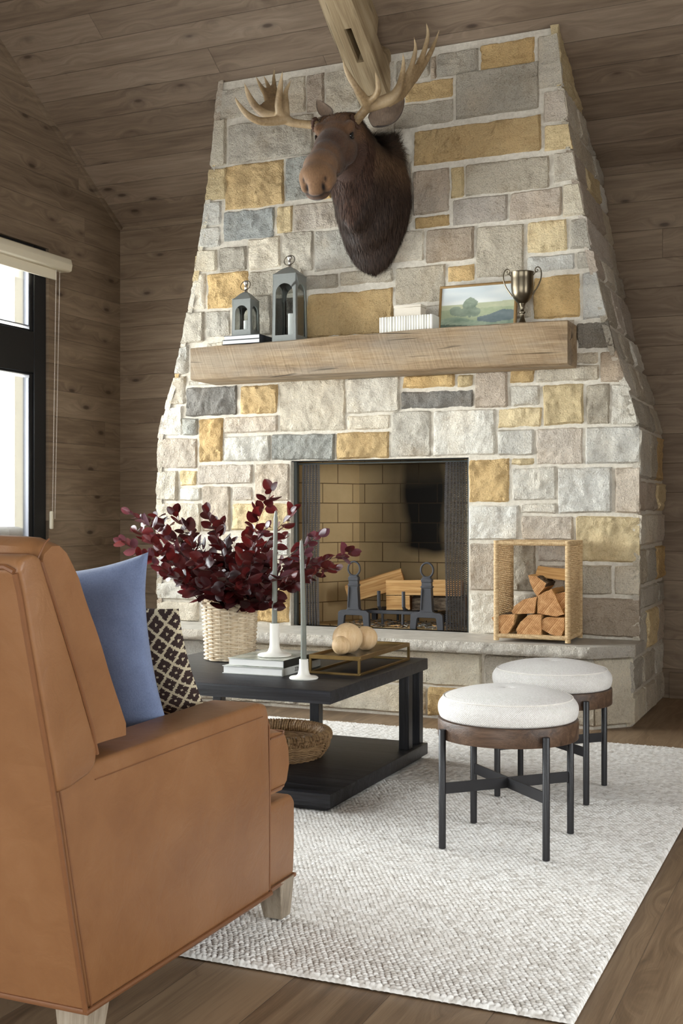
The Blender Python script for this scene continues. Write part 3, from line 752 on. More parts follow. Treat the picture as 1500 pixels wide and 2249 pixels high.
# outer back shell
mb = MB()
rear = [(ry(z), z) for z in (0.118, 0.305, 0.476, 0.582, 0.688, 0.832, 0.93, 0.962)]
front = [(1.703, 0.983), (1.752, 0.878), (1.806, 0.765), (1.856, 0.652), (1.872, 0.60), (1.872, 0.5), (1.90, 0.2), (1.905, 0.118)]
up = [(ry(z), z) for z in (0.55, 0.582, 0.688, 0.832, 0.93, 0.962)] + [(1.652, 0.982), (1.678, 0.988), (1.703, 0.983), (1.752, 0.878), (1.806, 0.765), (1.856, 0.652), (1.874, 0.61), (1.870, 0.583), (1.850, 0.566), (1.79, 0.552)]
mb.prism(up, YZ, XW-0.004, XO+0.006, bev=0.011, seg=4)
mb.prism([(ry(z), z) for z in (0.118, 0.305, 0.476, 0.60)] + [(1.80, 0.60), (1.87, 0.118)], YZ, XW+0.008, XO-0.008)
back = build('back', mb, M['leather'], chair)
pp = MB()
for x in (XO-0.002, XW+0.002):
    pp.tube([(x, ry(z)-0.002, z) for z in np.linspace(0.12, 0.955, 24)], 0.0055, 7)
    pp.tube([(x, ry(z)+0.016, z) for z in np.linspace(0.12, 0.945, 24)], 0.003, 6)
pp.tube([(XO-0.002, 1.638, 0.958), (XO-0.02, 1.637, 0.966), (XW+0.02, 1.637, 0.966), (XW+0.002, 1.638, 0.958)], 0.0055, 7)
pp.tube([(XO+0.004, 1.872, 0.60), (XO+0.004, 1.856, 0.652), (XO+0.004, 1.806, 0.765), (XO+0.004, 1.752, 0.878), (XO+0.003, 1.706, 0.972), (XO-0.02, 1.70, 0.984), (XW+0.02, 1.70, 0.984), (XW, 1.706, 0.972), (XW, 1.872, 0.6)], 0.004, 6)
build('back_piping', pp, M['piping'], back)
# inside back cushion, boxed and crowned
def soft_prism(poly, x0, x1, crown, nx=22, bulge_fn=None):
    """extrude closed (y,z) outline across X with a crown and rounded ends"""
    mb = MB(); cy = sum(p[0] for p in poly)/len(poly); cz = sum(p[1] for p in poly)/len(poly); vs = []; k = len(poly)
    for i in range(nx+1):
        t = i/nx; s = 2*t-1; e = max(0, abs(s)-0.94)/0.06
        sc = 1-0.055*e*e; cr = crown*(1-s**4)
        for (y, z) in poly:
            d = Vector((y-cy, z-cz)); q = d*sc; nn = d.normalized() if d.length > 0 else d
            q = q + nn*cr*(bulge_fn(y, z) if bulge_fn else 1)
            wr = 0.003*noise.noise(Vector((s*3, y*9, z*9)))
            vs.append(Vector((x0+(x1-x0)*t, cy+q.x+wr, cz+q.y+wr)))
    fs = [(i*k+j, (i+1)*k+j, (i+1)*k+(j+1) % k, i*k+(j+1) % k) for i in range(nx) for j in range(k)]
    fs += [tuple(range(k)), tuple(nx*k+j for j in range(k))[::-1]]
    mb.add(vs, fs, 0, True); return mb
def subdiv(poly, step=0.025):
    out = []
    for i in range(len(poly)):
        a = Vector(poly[i]); b = Vector(poly[(i+1) % len(poly)]); n = max(1, int((b-a).length/step))
        for j in range(n): out.append(tuple(a+(b-a)*j/n))
    return out
cpoly = [(1.874, 0.604), (1.858, 0.652), (1.808, 0.765), (1.754, 0.878), (1.712, 0.965), (1.722, 0.998), (1.745, 1.012), (1.768, 1.012), (1.79, 0.996), (1.83, 0.945), (1.885, 0.845), (1.945, 0.73), (1.995, 0.63), (1.995, 0.605)]
mb = soft_prism(subdiv(cpoly), XW+0.008, XO-0.008, 0.008)
bc = build('back_cushion', mb, M['leather'], chair, merge=True)
mb = MB(); mb.box((XW+0.145, 1.87, 0.45), (XI-0.005, 2.01, 0.64), bev=0.03, seg=3); build('lower_back_cushion', mb, M['leather'], chair)
pp = MB(); pp.tube([(XO-0.010, 1.712, 0.978), (XO-0.012, 1.735, 1.005), (XO-0.014, 1.75, 1.012)], 0.002, 6)
pp.tube([(XO-0.007, y, z) for y, z in ((1.716, 0.975), (1.758, 0.885), (1.812, 0.77), (1.862, 0.655))], 0.003, 6)
build('cushion_seam', pp, M['piping'], bc)
# seat base that runs forward of the arms, and the T cushion
mb = MB(); mb.prism([(1.86, 0.118), (2.765, 0.118), (2.772, 0.2), (2.772, 0.31), (2.755, 0.33), (1.86, 0.33)], YZ, XW+0.012, XO-0.012, bev=0.012, seg=3)
build('seat_base', mb, M['leather'], chair)
sp = [(2.02, 0.345), (2.70, 0.345), (2.735, 0.365), (2.748, 0.41), (2.742, 0.455), (2.722, 0.492), (2.70, 0.505), (2.02, 0.505)]
mb = soft_prism(subdiv([(2.625, 0.35), (2.70, 0.347), (2.732, 0.368), (2.748, 0.41), (2.742, 0.455), (2.722, 0.492), (2.70, 0.504), (2.625, 0.51)], 0.02), XW+0.014, XO-0.016, 0.008)
sc = build('seat_cushion', mb, M['leather'], chair, merge=True)
mb = MB(); mb.box((XW+0.145, 1.9, 0.335), (XI-0.004, 2.66, 0.512), bev=0.03, seg=4); build('seat_cushion_body', mb, M['leather'], sc)
pp = MB()
for z in (0.362, 0.494): pp.tube([(XO-0.014, 2.63, z), (XO-0.012, 2.70, z), (XO-0.03, 2.741, z), (XW+0.03, 2.741, z), (XW+0.012, 2.70, z)], 0.003, 6)
build('seat_piping', pp, M['piping'], sc)
# welt around the bottom edge
pp = MB(); b = 0.118
pp.tube([(XO+0.001, 1.845, b), (XO+0.001, 2.606, b), (XO-0.01, 2.62, b), (XO-0.01, 2.765, b), (XW+0.01, 2.765, b), (XW, 2.6, b), (XW, 1.845, b)], 0.006, 7, closed=True)
build('bottom_piping', pp, M['piping'], chair)
for (x, y, zf, sx, sy) in ((-1.375, 2.715, 0.02, 1, 1), (XW+0.045, 2.715, 0.02, -1, 1), (-1.375, 1.895, 0.0, 1, -1), (XW+0.045, 1.895, 0.0, -1, -1)):
    mb = MB(); t_, b_ = 0.039, 0.026
    dx, dy = 0.004*sx, (0.008 if sy > 0 else -0.014)
    top = [(x-t_, y-t_, 0.122), (x+t_, y-t_, 0.122), (x+t_, y+t_, 0.122), (x-t_, y+t_, 0.122)]
    bot = [(x-b_+dx, y-b_+dy, zf), (x+b_+dx, y-b_+dy, zf), (x+b_+dx, y+b_+dy, zf), (x-b_+dx, y+b_+dy, zf)]
    mb.add(top+bot, [(0, 1, 2, 3), (7, 6, 5, 4), (0, 4, 5, 1), (1, 5, 6, 2), (2, 6, 7, 3), (3, 7, 4, 0)], 0, False)
    bevelmod(build('leg', mb, M['leg_wood'], chair, merge=True), 0.003, 2)

# ---------------------------------------------------------------- pillows
def wool(name, c, sc=260, v=0.14):
    t = NT(name); o = t.coord('Object'); n = t.noise(o, sc, 4, 0.8); n2 = t.noise(o, 30, 4, 0.6)
    f = t.math('ADD', t.math('MULTIPLY', n, 0.6), t.math('MULTIPLY', n2, 0.4))
    col = t.ramp(f, [(0.3, tuple(x*(1-v*1.6) for x in c[:3])+(1,)), (0.7, tuple(min(1, x*(1+v*1.6)) for x in c[:3])+(1,))])
    return t.fin(col, 0.95, t.bump(n, 0.5, 0.002), spec=0.1, Sheen_Weight=0.35, Sheen_Roughness=0.5)
M['blue_wool'] = wool('denim_blue_wool', srgb(114, 126, 156))
def kilim():
    t = NT('brown_and_cream_woven_diamonds'); uv = t.coord('UV'); s = t.sep(uv)
    q = 170.0
    x = t.math('DIVIDE', t.math('FLOOR', t.math('MULTIPLY', s[0], q)), q); y = t.math('DIVIDE', t.math('FLOOR', t.math('MULTIPLY', s[1], q)), q)
    a = t.math('MULTIPLY', t.math('ADD', x, t.math('MULTIPLY', y, 0.78)), 10.8); b = t.math('MULTIPLY', t.math('SUBTRACT', x, t.math('MULTIPLY', y, 0.78)), 10.8)
    da = t.math('ABSOLUTE', t.math('SUBTRACT', t.math('FRACT', a), 0.5)); db = t.math('ABSOLUTE', t.math('SUBTRACT', t.math('FRACT', b), 0.5))
    e = t.math('MAXIMUM', da, db)
    lat = t.ramp(e, [(0.0, G(0)), (0.405, G(0)), (0.41, G(1))], 'CONSTANT')
    dot = t.ramp(e, [(0.0, G(1)), (0.075, G(0))], 'CONSTANT')
    # petal notches
    nx = t.math('MINIMUM', da, db)
    ptl = t.math('MULTIPLY', t.ramp(t.math('ABSOLUTE', t.math('SUBTRACT', da, db)), [(0, G(1)), (0.045, G(0))], 'CONSTANT'), t.ramp(e, [(0, G(0)), (0.30, G(1))], 'CONSTANT'))
    ptl2 = t.math('MULTIPLY', t.ramp(nx, [(0, G(1)), (0.04, G(0))], 'CONSTANT'), t.ramp(e, [(0, G(0)), (0.33, G(1))], 'CONSTANT'))
    m = t.math('MAXIMUM', t.math('MAXIMUM', lat, dot), t.math('MAXIMUM', ptl2, 0.0))
    wv = t.noise(uv, 420, 2, 0.7)
    dk = t.mix(wv, srgb(44, 34, 34), srgb(78, 62, 58)); lt = t.mix(wv, srgb(186, 172, 142), srgb(222, 210, 182))
    wx = t.math('MULTIPLY', t.math('SINE', t.math('MULTIPLY', s[0], 6.2832*q)), t.math('SINE', t.math('MULTIPLY', s[1], 6.2832*q)))
    M['kilim'] = t.fin(t.mix(m, dk, lt), 0.9, t.bump(t.math('ADD', wx, m), 0.35, 0.0015), spec=0.1)
kilim()
def pillow(name, w, h, thick, mat, loc, rot, label, cat='cushion', ear=0.05, sag=0.0, n=44, group=None, wr=0.006):
    vs = []; fs = []; uv = []
    k = n+1
    for side in (1, -1):
        for j in range(k):
            for i in range(k):
                u = 2*i/n-1; v = 2*j/n-1
                pinx = 1-ear*(1-v*v)*abs(u)**3; pinz = 1-ear*(1-u*u)*abs(v)**3*(1.0)
                prof = (max(0, 1-abs(u)**2.6))**0.6*(max(0, 1-abs(v)**2.6))**0.6
                x = u*w/2*pinx; z = v*h/2*pinz; y = side*(thick/2*prof + wr*noise.noise(Vector((u*2.3+side, v*2.3, 3)))*prof)
                z -= sag*(1-v)*0.0
                vs.append((x, y, z)); 
    for s in (0, 1):
        b = s*k*k
        for j in range(n):
            for i in range(n):
                q = (b+j*k+i, b+j*k+i+1, b+(j+1)*k+i+1, b+(j+1)*k+i)
                fs.append(q if s == 1 else q[::-1])
                for (a, c) in (((i, j), (i+1, j), (i+1, j+1), (i, j+1)) if s == 1 else ((i, j+1), (i+1, j+1), (i+1, j), (i, j))): uv.append((a/n*w/0.5, c/n*h/0.5))
    me = bpy.data.meshes.new(name); me.from_pydata(vs, [], fs); me.materials.append(mat)
    me.polygons.foreach_set('use_smooth', [True]*len(fs))
    ul = me.uv_layers.new(name='UVMap'); ul.data.foreach_set('uv', np.array(uv, dtype=np.float32).ravel())
    bm = bmesh.new(); bm.from_mesh(me); bmesh.ops.remove_doubles(bm, verts=bm.verts[:], dist=1e-4); bm.to_mesh(me); bm.free()
    o = bpy.data.objects.new(name, me); COL.objects.link(o); o.location = loc; o.rotation_euler = [R(a) for a in rot]
    return tag(o, label, cat, group)
pillow('throw_pillow', 0.47, 0.47, 0.13, M['blue_wool'], (-1.685, 2.275, 0.725), (11, -4, 8), 'large denim-blue wool pillow standing pointed corner up behind the leather arm', ear=0.15)
pillow('throw_pillow', 0.46, 0.46, 0.12, M['blue_wool'], (-1.95, 2.13, 0.735), (17, 0, -6), 'dusty-blue pillow mostly hidden, a corner showing behind the leather chair back', ear=0.10)
pillow('lumbar_pillow', 0.52, 0.36, 0.12, M['kilim'], (-1.728, 2.435, 0.690), (36, 0, 10), 'dark brown pillow woven with cream diamond lattice in front of the blue ones', ear=0.05)
# ================================================================ COFFEE TABLE AND WHAT STANDS ON IT
TZ = 0.441; TX0, TX1, TY0, TY1 = -2.67, -1.672, 3.73, 4.745
table = thing('coffee_table', 'square black-stained oak coffee table with open sides and low shelf', 'coffee table', (-2.17, 4.24, 0))
def slab(name, z0, z1, x0, x1, y0, y1, bev=0.003):
    mb = MB(); mb.box((x0, y0, z0), (x1, y1, z1), bev=bev, seg=2); return build(name, mb, M['black_oak_x'], table)
slab('tabletop', TZ-0.047, TZ, TX0, TX1, TY0, TY1)
slab('lower_shelf', 0.034, 0.082, TX0, TX1, TY0, TY1); slab('plinth', 0.019, 0.036, TX0+0.02, TX1-0.02, TY0+0.02, TY1-0.02)
def post(x0, x1, y0, y1):
    mb = MB(); mb.box((x0, y0, 0.081), (x1, y1, TZ-0.046), bev=0.002, seg=1); o = build('leg', mb, M['black_oak_v'], table)
M['black_oak_v'] = wood_mat('black_stained_oak_posts', (srgb(14, 14, 16), srgb(28, 28, 32), srgb(50, 50, 56)), 2, 1.6, 0.42, bumps=0.6, spec=0.5)
pxx = on_y(700, 1580, 4.69).x; px2 = on_y(488, 1540, 4.69).x
for (x, y) in ((-1.734, 4.56), (-1.734, 4.69), (pxx-0.044, 4.69), (px2-0.05, 4.69), (-2.655, 3.86), (-2.655, 3.745)): post(x, x+0.044, y, y+0.045)

# wicker vase with copper-beech branches
def weave_cyl(c, r0, r1, z0, z1, rows, stakes, rr, amp, name, mat, parent, base=True):
    mb = MB(); n = stakes*4
    for i in range(rows):
        t = i/(rows-1); z = z0+rr+(z1-z0-2*rr)*t; r = r0+(r1-r0)*t+0.003*noise.noise(Vector((i*0.7, 1, 1)))
        pts = []
        for k in range(n):
            a = 2*math.pi*k/n; ph = (k/4.0)*math.pi + i*math.pi
            rr_ = r+amp*math.cos(ph)
            pts.append((c[0]+rr_*math.cos(a), c[1]+rr_*math.sin(a), z+0.0012*noise.noise(Vector((a*3, i, 4)))))
        mb.tube(pts, rr, 6, closed=True)
    return build(name, mb, mat, parent)
def wicker(name, c0, c1, sc=1):
    t = NT(name); o = t.coord('Object'); n = t.noise(t.map(o, (18*sc, 18*sc, 90*sc)), 1.5, 3, 0.6)
    M[name] = t.fin(t.ramp(n, [(0.3, c0), (0.7, c1)]), 0.55, t.bump(t.noise(o, 300, 2), 0.2, 0.001), spec=0.35)
wicker('pale_wicker', srgb(196, 172, 138), srgb(232, 216, 190)); wicker('rattan', srgb(168, 136, 94), srgb(216, 188, 146)); wicker('seagrass', srgb(118, 88, 58), srgb(178, 144, 104))
VC = (-2.425, 4.375); vase = thing('wicker_vase', 'round pale wicker basket holding the dark red branches on the coffee table', 'basket', (VC[0], VC[1], TZ))
weave_cyl(VC, 0.101, 0.113, TZ+0.002, TZ+0.262, 33, 17, 0.0044, 0.0052, 'basket_weave', M['pale_wicker'], vase)
mb = MB()
for k in range(34):
    a = 2*math.pi*k/34; mb.tube([(VC[0]+0.101*math.cos(a), VC[1]+0.101*math.sin(a), TZ+0.004), (VC[0]+0.113*math.cos(a), VC[1]+0.113*math.sin(a), TZ+0.26)], 0.0035, 5)
build('stake', mb, M['pale_wicker'], vase)
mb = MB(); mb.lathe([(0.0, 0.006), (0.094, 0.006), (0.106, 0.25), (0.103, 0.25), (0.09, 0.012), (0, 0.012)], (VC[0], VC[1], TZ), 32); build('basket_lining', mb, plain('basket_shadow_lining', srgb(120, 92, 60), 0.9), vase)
mb = MB()
for k in range(3):
    n = 90; pts = [(VC[0]+(0.1125+0.004*math.cos(2*math.pi*(j/n*17+k/3)))*math.cos(2*math.pi*j/n), VC[1]+(0.1125+0.004*math.cos(2*math.pi*(j/n*17+k/3)))*math.sin(2*math.pi*j/n), TZ+0.262+0.004*math.sin(2*math.pi*(j/n*17+k/3))) for j in range(n)]
    mb.tube(pts, 0.0035, 6, closed=True)
build('basket_rim', mb, M['pale_wicker'], vase)

def leafmat():
    t = NT('copper_beech_leaf'); a = t.new('ShaderNodeAttribute', attribute_name='leaf_tone').outputs['Fac']
    c = t.ramp(a, [(0.0, srgb(46, 18, 20)), (0.45, srgb(78, 26, 26)), (0.75, srgb(104, 38, 38)), (1.0, srgb(112, 80, 92))])
    o = t.coord('Object'); n = t.noise(o, 60, 3)
    c = t.mix(t.math('MULTIPLY', n, 0.5), c, srgb(48, 20, 22))
    b = t.b; n_ = t.n
    t.fin(c, 0.34, t.bump(n, 0.3, 0.002), spec=0.55)
    tl = n_.new('ShaderNodeBsdfTranslucent'); t.link(t.mix(1.0, c, (1.7, 0.8, 0.7, 1), 'MULTIPLY'), tl.inputs[0])
    mx = n_.new('ShaderNodeMixShader'); mx.inputs[0].default_value = 0.28; t.link(b.outputs[0], mx.inputs[1]); t.link(tl.outputs[0], mx.inputs[2]); t.link(mx.outputs[0], t.out.inputs[0])
    M['leaf'] = t.m; M['twig'] = plain('dark_twig', srgb(64, 36, 32), 0.7)
leafmat()
branches = thing('leafy_branches', 'spray of dark burgundy leaves fanning out of the wicker basket', 'plant', (VC[0], VC[1], TZ+0.2))
TIPS = [(268, 1192, 4.25, .9), (285, 1128, 4.3, .95), (345, 1135, 4.55, .3), (382, 1130, 4.3, .25), (455, 1128, 4.2, .4), (475, 1150, 4.5, .2), (368, 1262, 4.1, .1), (330, 1190, 4.2, .6), (420, 1195, 4.05, .2),
        (597, 1078, 4.35, .45), (583, 1160, 4.15, .55), (645, 1122, 4.6, .5), (560, 1215, 4.05, .35), (700, 1175, 4.3, .95), (772, 1215, 4.35, .85), (735, 1248, 4.2, .6), (600, 1328, 4.08, .15), (515, 1190, 4.6, .2), (640, 1262, 4.05, .75), (545, 1270, 4.02, .5),
        (395, 1230, 4.6, .2), (445, 1235, 3.98, .1), (620, 1180, 4.7, .8), (500, 1265, 3.98, .1), (670, 1215, 4.55, 1.0), (300, 1165, 4.5, .7), (460, 1290, 4.0, .05), (580, 1240, 4.5, .95), (345, 1215, 4.35, .3), (405, 1165, 4.6, .15), (690, 1235, 4.45, .8), (540, 1290, 4.02, .3)]
rl = random.Random(5); tw = MB(); lf = MB(); tone = []
def leaf(p, d, up, L, Wd, tn):
    d = d.normalized(); side = d.cross(up)
    if side.length < 0.01: side = d.cross(Vector((1, 0, 0)))
    side.normalize(); nn = side.cross(d).normalized(); cup = rl.uniform(0.1, 0.45)*(1 if rl.random() < .7 else -1); bend = rl.uniform(-0.4, 0.3)
    vs = []; NL_, NWd = 7, 4
    for i in range(NL_+1):
        t = i/NL_; w = Wd*0.5*(math.sin(math.pi*min(1, t*0.93+0.07))**0.62)*(1 if t < 0.97 else 0.2)
        if t == 0: w = 0.0008
        for j in range(NWd+1):
            s = 2*j/NWd-1
            rip = 0.0014*math.sin(t*22+s*3)
            vs.append(p + d*(L*t) + side*(w*s) + nn*(abs(s)**1.4*w*cup + bend*L*t*t*0.5 + rip*abs(s)))
    fs = [(i*(NWd+1)+j, i*(NWd+1)+j+1, (i+1)*(NWd+1)+j+1, (i+1)*(NWd+1)+j) for i in range(NL_) for j in range(NWd)]
    lf.add(vs, fs, 0, True); tone.extend([tn]*len(vs))
for (px, py, Y, tn) in TIPS:
    tip = on_y(px, py, Y); a0 = rl.uniform(0, 6.28); st = Vector((VC[0]+0.05*math.cos(a0), VC[1]+0.05*math.sin(a0), TZ+0.16))
    out = tip-st; L = out.length
    mid = st+out*0.45+Vector((0, 0, L*0.13*(1 if tip.z > st.z+0.2 else 1.6)))
    pts = []
    for i in range(15):
        t = i/14; pts.append(st*(1-t)**2+mid*2*t*(1-t)+tip*t*t)
    tw.tube(pts, [0.0028*(1-0.75*i/14) for i in range(15)], 5)
    nleaf = int(6+L/0.024)
    for k in range(nleaf):
        t = 0.24+0.76*(k+0.5)/nleaf; i = min(13, int(t*14)); f = t*14-i; p = pts[i]*(1-f)+pts[i+1]*f; d = (pts[i+1]-pts[i]).normalized()
        sd = d.cross(Vector((rl.gauss(0, .5), rl.gauss(0, .5), 1))).normalized()*(1 if k % 2 else -1)
        ld = (d*rl.uniform(0.3, 0.9)+sd*rl.uniform(0.6, 1.0)+Vector((0, 0, rl.uniform(-.3, .35)))).normalized()
        up = Vector((rl.gauss(0, .6), -0.6+rl.gauss(0, .5), 0.8+rl.gauss(0, .4)))
        sz = rl.uniform(0.050, 0.084)*(1-0.25*t)
        tn2 = max(0, min(1, tn+rl.gauss(0, .16)))
        pt2 = p+ld*0.006; tw.tube([p, pt2], 0.0008, 4)
        leaf(pt2, ld, up, sz, sz*rl.uniform(.62, .82), tn2)
    leaf(tip, (pts[-1]-pts[-2]), Vector((0, -1, .5)), 0.045, 0.03, tn)
# low leaves around the rim
for k in range(110):
    a = rl.uniform(0, 6.28); r = rl.uniform(0.03, 0.14); p = Vector((VC[0]+r*math.cos(a), VC[1]+r*math.sin(a), TZ+rl.uniform(0.262, 0.40)))
    d = Vector((math.cos(a), math.sin(a), rl.uniform(-.1, .8))); leaf(p, d, Vector((rl.gauss(0, .4), rl.gauss(0, .4), 1)), rl.uniform(.045, .07), rl.uniform(.03, .045), max(0, rl.gauss(.12, .12)))
    tw.tube([Vector((VC[0], VC[1], TZ+0.2)), p], 0.001, 4)
build('stem', tw, M['twig'], branches)
lo = build('foliage', lf, M['leaf'], branches, bump_sharp=180)
at = lo.data.attributes.new('leaf_tone', 'FLOAT', 'POINT'); at.data.foreach_set('value', np.array(tone, dtype=np.float32))

# books
M['paper'] = plain('book_pages', srgb(236, 234, 230), 0.8, nscale=200, nstr=0.1, var=0.03)
def book(name, x0, x1, y0, y1, z0, z1, cover, label, spine='x1', cat='book', group=None, rotz=0.0, pages=None, spine_mat=None):
    cx, cy = (x0+x1)/2, (y0+y1)/2
    t = thing(name, label, cat, (cx, cy, z0), rotz, group)
    a, b = (x1-x0)/2, (y1-y0)/2; h = z1-z0; c = 0.003
    mb = MB(); mb.box((-a+0.004, -b+0.004, c), (a-0.004, b-0.004, h-c)); build('pages', mb, pages or M['paper'], t, local=True)
    mb = MB(); mb.box((-a, -b, 0), (a, b, c), bev=0.0008, seg=1); mb.box((-a, -b, h-c), (a, b, h), bev=0.0008, seg=1); build('cover', mb, cover, t, local=True)
    mb = MB()
    if spine == 'x1': mb.box((a-0.003, -b, 0.0005), (a+0.001, b, h-0.0005), bev=0.001, seg=1)
    elif spine == 'y0': mb.box((-a, -b-0.001, 0.0005), (a, -b+0.003, h-0.0005), bev=0.001, seg=1)
    else: mb.box((-a, b-0.003, 0.0005), (a, b+0.001, h-0.0005), bev=0.001, seg=1)
    build('spine', mb, spine_mat or cover, t, local=True)
    return t
M['grey_cover'] = plain('pale_grey_book_cloth', srgb(176, 176, 170), 0.6); M['black_cover'] = plain('black_book_spine', srgb(34, 36, 34), 0.5)
def landscape_cover():
    t = NT('misty_photo_cover'); o = t.coord('Object'); n = t.noise(o, 9, 5, 0.6)
    M['photo_cover'] = t.fin(t.ramp(n, [(0.3, srgb(96, 104, 92)), (0.5, srgb(168, 170, 158)), (0.7, srgb(216, 214, 204))]), 0.25, spec=0.5)
landscape_cover()
bk1 = book('coffee_table_book', -2.243, -1.985, 3.985, 4.33, TZ, TZ+0.030, M['grey_cover'], 'lower art book with white pages and pale grey spine under the taller candle holder')
bk2 = book('coffee_table_book', -2.225, -1.983, 3.995, 4.325, TZ+0.030, TZ+0.060, M['photo_cover'], 'upper art book with misty green-grey cover and black spine', spine_mat=M['black_cover'])
def text(parent, body, size, loc, rot, mat, name='title_lettering', ext=0.0004):
    cu = bpy.data.curves.new(name, 'FONT'); cu.body = body; cu.size = size; cu.extrude = ext; cu.align_x = 'CENTER'; cu.align_y = 'CENTER'
    tmp = bpy.data.objects.new('tmp', cu); COL.objects.link(tmp); dg = bpy.context.evaluated_depsgraph_get(); dg.update()
    me = bpy.data.meshes.new_from_object(tmp.evaluated_get(dg)); bpy.data.objects.remove(tmp)
    me.materials.clear(); me.materials.append(mat)
    o = bpy.data.objects.new(name, me); COL.objects.link(o); o.parent = parent; o.location = loc; o.rotation_euler = rot; return o
text([c for c in bk1.children if c.name.startswith('spine')][0], 'ZZN', 0.021, (0.1305, -0.045, 0.015), (R(90), 0, R(90)), M['black_cover'])

# taper candles in white holders
M['ceramic'] = plain('matte_white_ceramic', srgb(240, 236, 226), 0.35, nscale=20, nstr=0.02, var=0.02)
M['wax'] = plain('sage_grey_wax', srgb(114, 117, 107), 0.45, nscale=20, nstr=0.03, var=0.03, Subsurface_Weight=0.1)
def candlestick(c, z, H, foot, rt, label, clabel, zc, lean=(0, 0)):
    ch = thing('candle_holder', label, 'candle holder', (c[0], c[1], z), 0, None)
    mb = MB(); mb.lathe([(0.0, 0.0), (foot*0.94, 0.0), (foot, 0.003), (foot, 0.0065), (foot*0.93, 0.0095), (foot*0.55, 0.012), (foot*0.41, 0.019), (rt*1.10, 0.034), (rt*1.02, 0.050), (rt, H*0.62 if H > .1 else .058), (rt, H-0.001), (rt-0.001, H), (rt-0.004, H), (rt-0.0045, H-0.018), (0, H-0.018)], (0, 0, 0), 48)
    build('holder_body', mb, M['ceramic'], ch, local=True)
    cd = thing('taper_candle', clabel, 'candle', (c[0], c[1], z+H-0.018))
    L = zc-(z+H-0.018); r = 0.0112; mb = MB()
    pts = [(lean[0]*t*t, lean[1]*t*t, L*t) for t in [i/16 for i in range(17)]]
    mb.tube(pts, [r*(1-0.30*(i/16)) for i in range(16)]+[r*0.45], 20)
    build('wax_taper', mb, M['wax'], cd, local=True)
    mb = MB(); tp = pts[-1]; mb.tube([(tp[0], tp[1], L-0.001), (tp[0]+0.001, tp[1], L+0.006)], 0.0009, 6); build('wick', mb, M['wax'], cd, local=True)
c1 = on_z(603, 1441, TZ+0.06); c2 = on_z(667, 1491, TZ)
z1 = on_y(605, 1123, c1.y).z; z2 = on_y(660, 1187, c2.y).z
candlestick((c1.x, c1.y), TZ+0.0605, 0.128, 0.066, 0.0185, 'taller white ceramic candle holder with wide foot on the stacked books', 'grey taper candle standing higher, in the holder on the books', z1, (0.006, 0))
candlestick((c2.x, c2.y), TZ, 0.074, 0.054, 0.0168, 'low white ceramic candle holder at the table edge beside the brass tray', 'grey taper candle in the low holder at the table edge', z2, (-0.010, 0))

# brass tray with dark inset top on open legs
M['brass'] = plain('aged_brass', srgb(150, 122, 76), 0.38, metal=0.9, nscale=60, nstr=0.1, var=0.25)
M['dark_mirror'] = plain('smoked_tray_top', srgb(54, 46, 38), 0.16, metal=0.5, nscale=9, nstr=0.02, var=0.3)
tray = thing('footed_tray', 'long low brass-framed tray with dark top on open legs', 'tray', (-1.83, 4.38, TZ))
tx0, tx1, ty0, ty1 = -1.935, -1.722, 4.115, 4.66; b = 0.009; zt_ = TZ+0.073
mb = MB()
for (x0, x1, y0, y1) in ((tx0, tx1, ty0, ty0+b), (tx0, tx1, ty1-b, ty1), (tx0, tx0+b, ty0+b, ty1-b), (tx1-b, tx1, ty0+b, ty1-b)):
    mb.box((x0, y0, TZ), (x1, y1, TZ+b), bev=0.0012, seg=1); mb.box((x0, y0, zt_-0.016), (x1, y1, zt_), bev=0.0012, seg=1)
build('frame', mb, M['brass'], tray)
for x in (tx0, tx1-b):
    for y in (ty0, ty1-b): mb = MB(); mb.box((x, y, TZ+b), (x+b, y+b, zt_-0.016)); build('leg', mb, M['brass'], tray)
mb = MB(); mb.box((tx0+b, ty0+b, zt_-0.013), (tx1-b, ty1-b, zt_-0.008)); build('tray_top', mb, M['dark_mirror'], tray)
# turned wooden spheres joined into one sculpture
sc_ = thing('wooden_sphere_sculpture', 'three joined pale wooden balls on the brass tray', 'ornament', (-1.86, 4.27, zt_-0.008))
zz = zt_-0.008
def ballat(px, py, Y, r):
    p = on_y(px, py, Y); return Vector((p.x, p.y, max(p.z, zz+r)))
for (px, py, Y, r) in ((763.5, 1402, 4.27, 0.0600), (749.5, 1420, 4.215, 0.0370), (803, 1402, 4.395, 0.0485)):
    mb = MB(); p = ballat(px, py, Y, r); mb.sphere(p, r, seg=40, rings=24); build('ball', mb, M['ball_wood'], sc_)

# low seagrass bowl on the shelf
bowl = thing('woven_bowl', 'shallow brown seagrass tray basket on the lower table shelf', 'basket', (-2.16, 4.27, 0.082))
mb = MB(); bc_ = Vector((-2.165, 4.255, 0.082)); Rb = 0.225
def ring(r, z, rr, amp=0.002, n=150, tw_=40, el=1.0):
    pts = [(bc_.x+(r+amp*math.cos(tw_*2*math.pi*k/n))*math.cos(2*math.pi*k/n)*el, bc_.y+(r+amp*math.cos(tw_*2*math.pi*k/n))*math.sin(2*math.pi*k/n), bc_.z+z+amp*math.sin(tw_*2*math.pi*k/n)) for k in range(n)]
    mb.tube(pts, rr, 7, closed=True)
for k in range(20): ring(0.012+k*0.0095, 0.008+0.002*(k % 2), 0.0062)
for k in range(9): ring(0.200+0.030*math.sin(math.pi*0.5*min(1, k/6)), 0.006+0.0095*k, 0.0068)
build('coiled_base', mb, M['seagrass'], bowl)
mb = MB()
n = 120   # rolled rim bound with upright strands
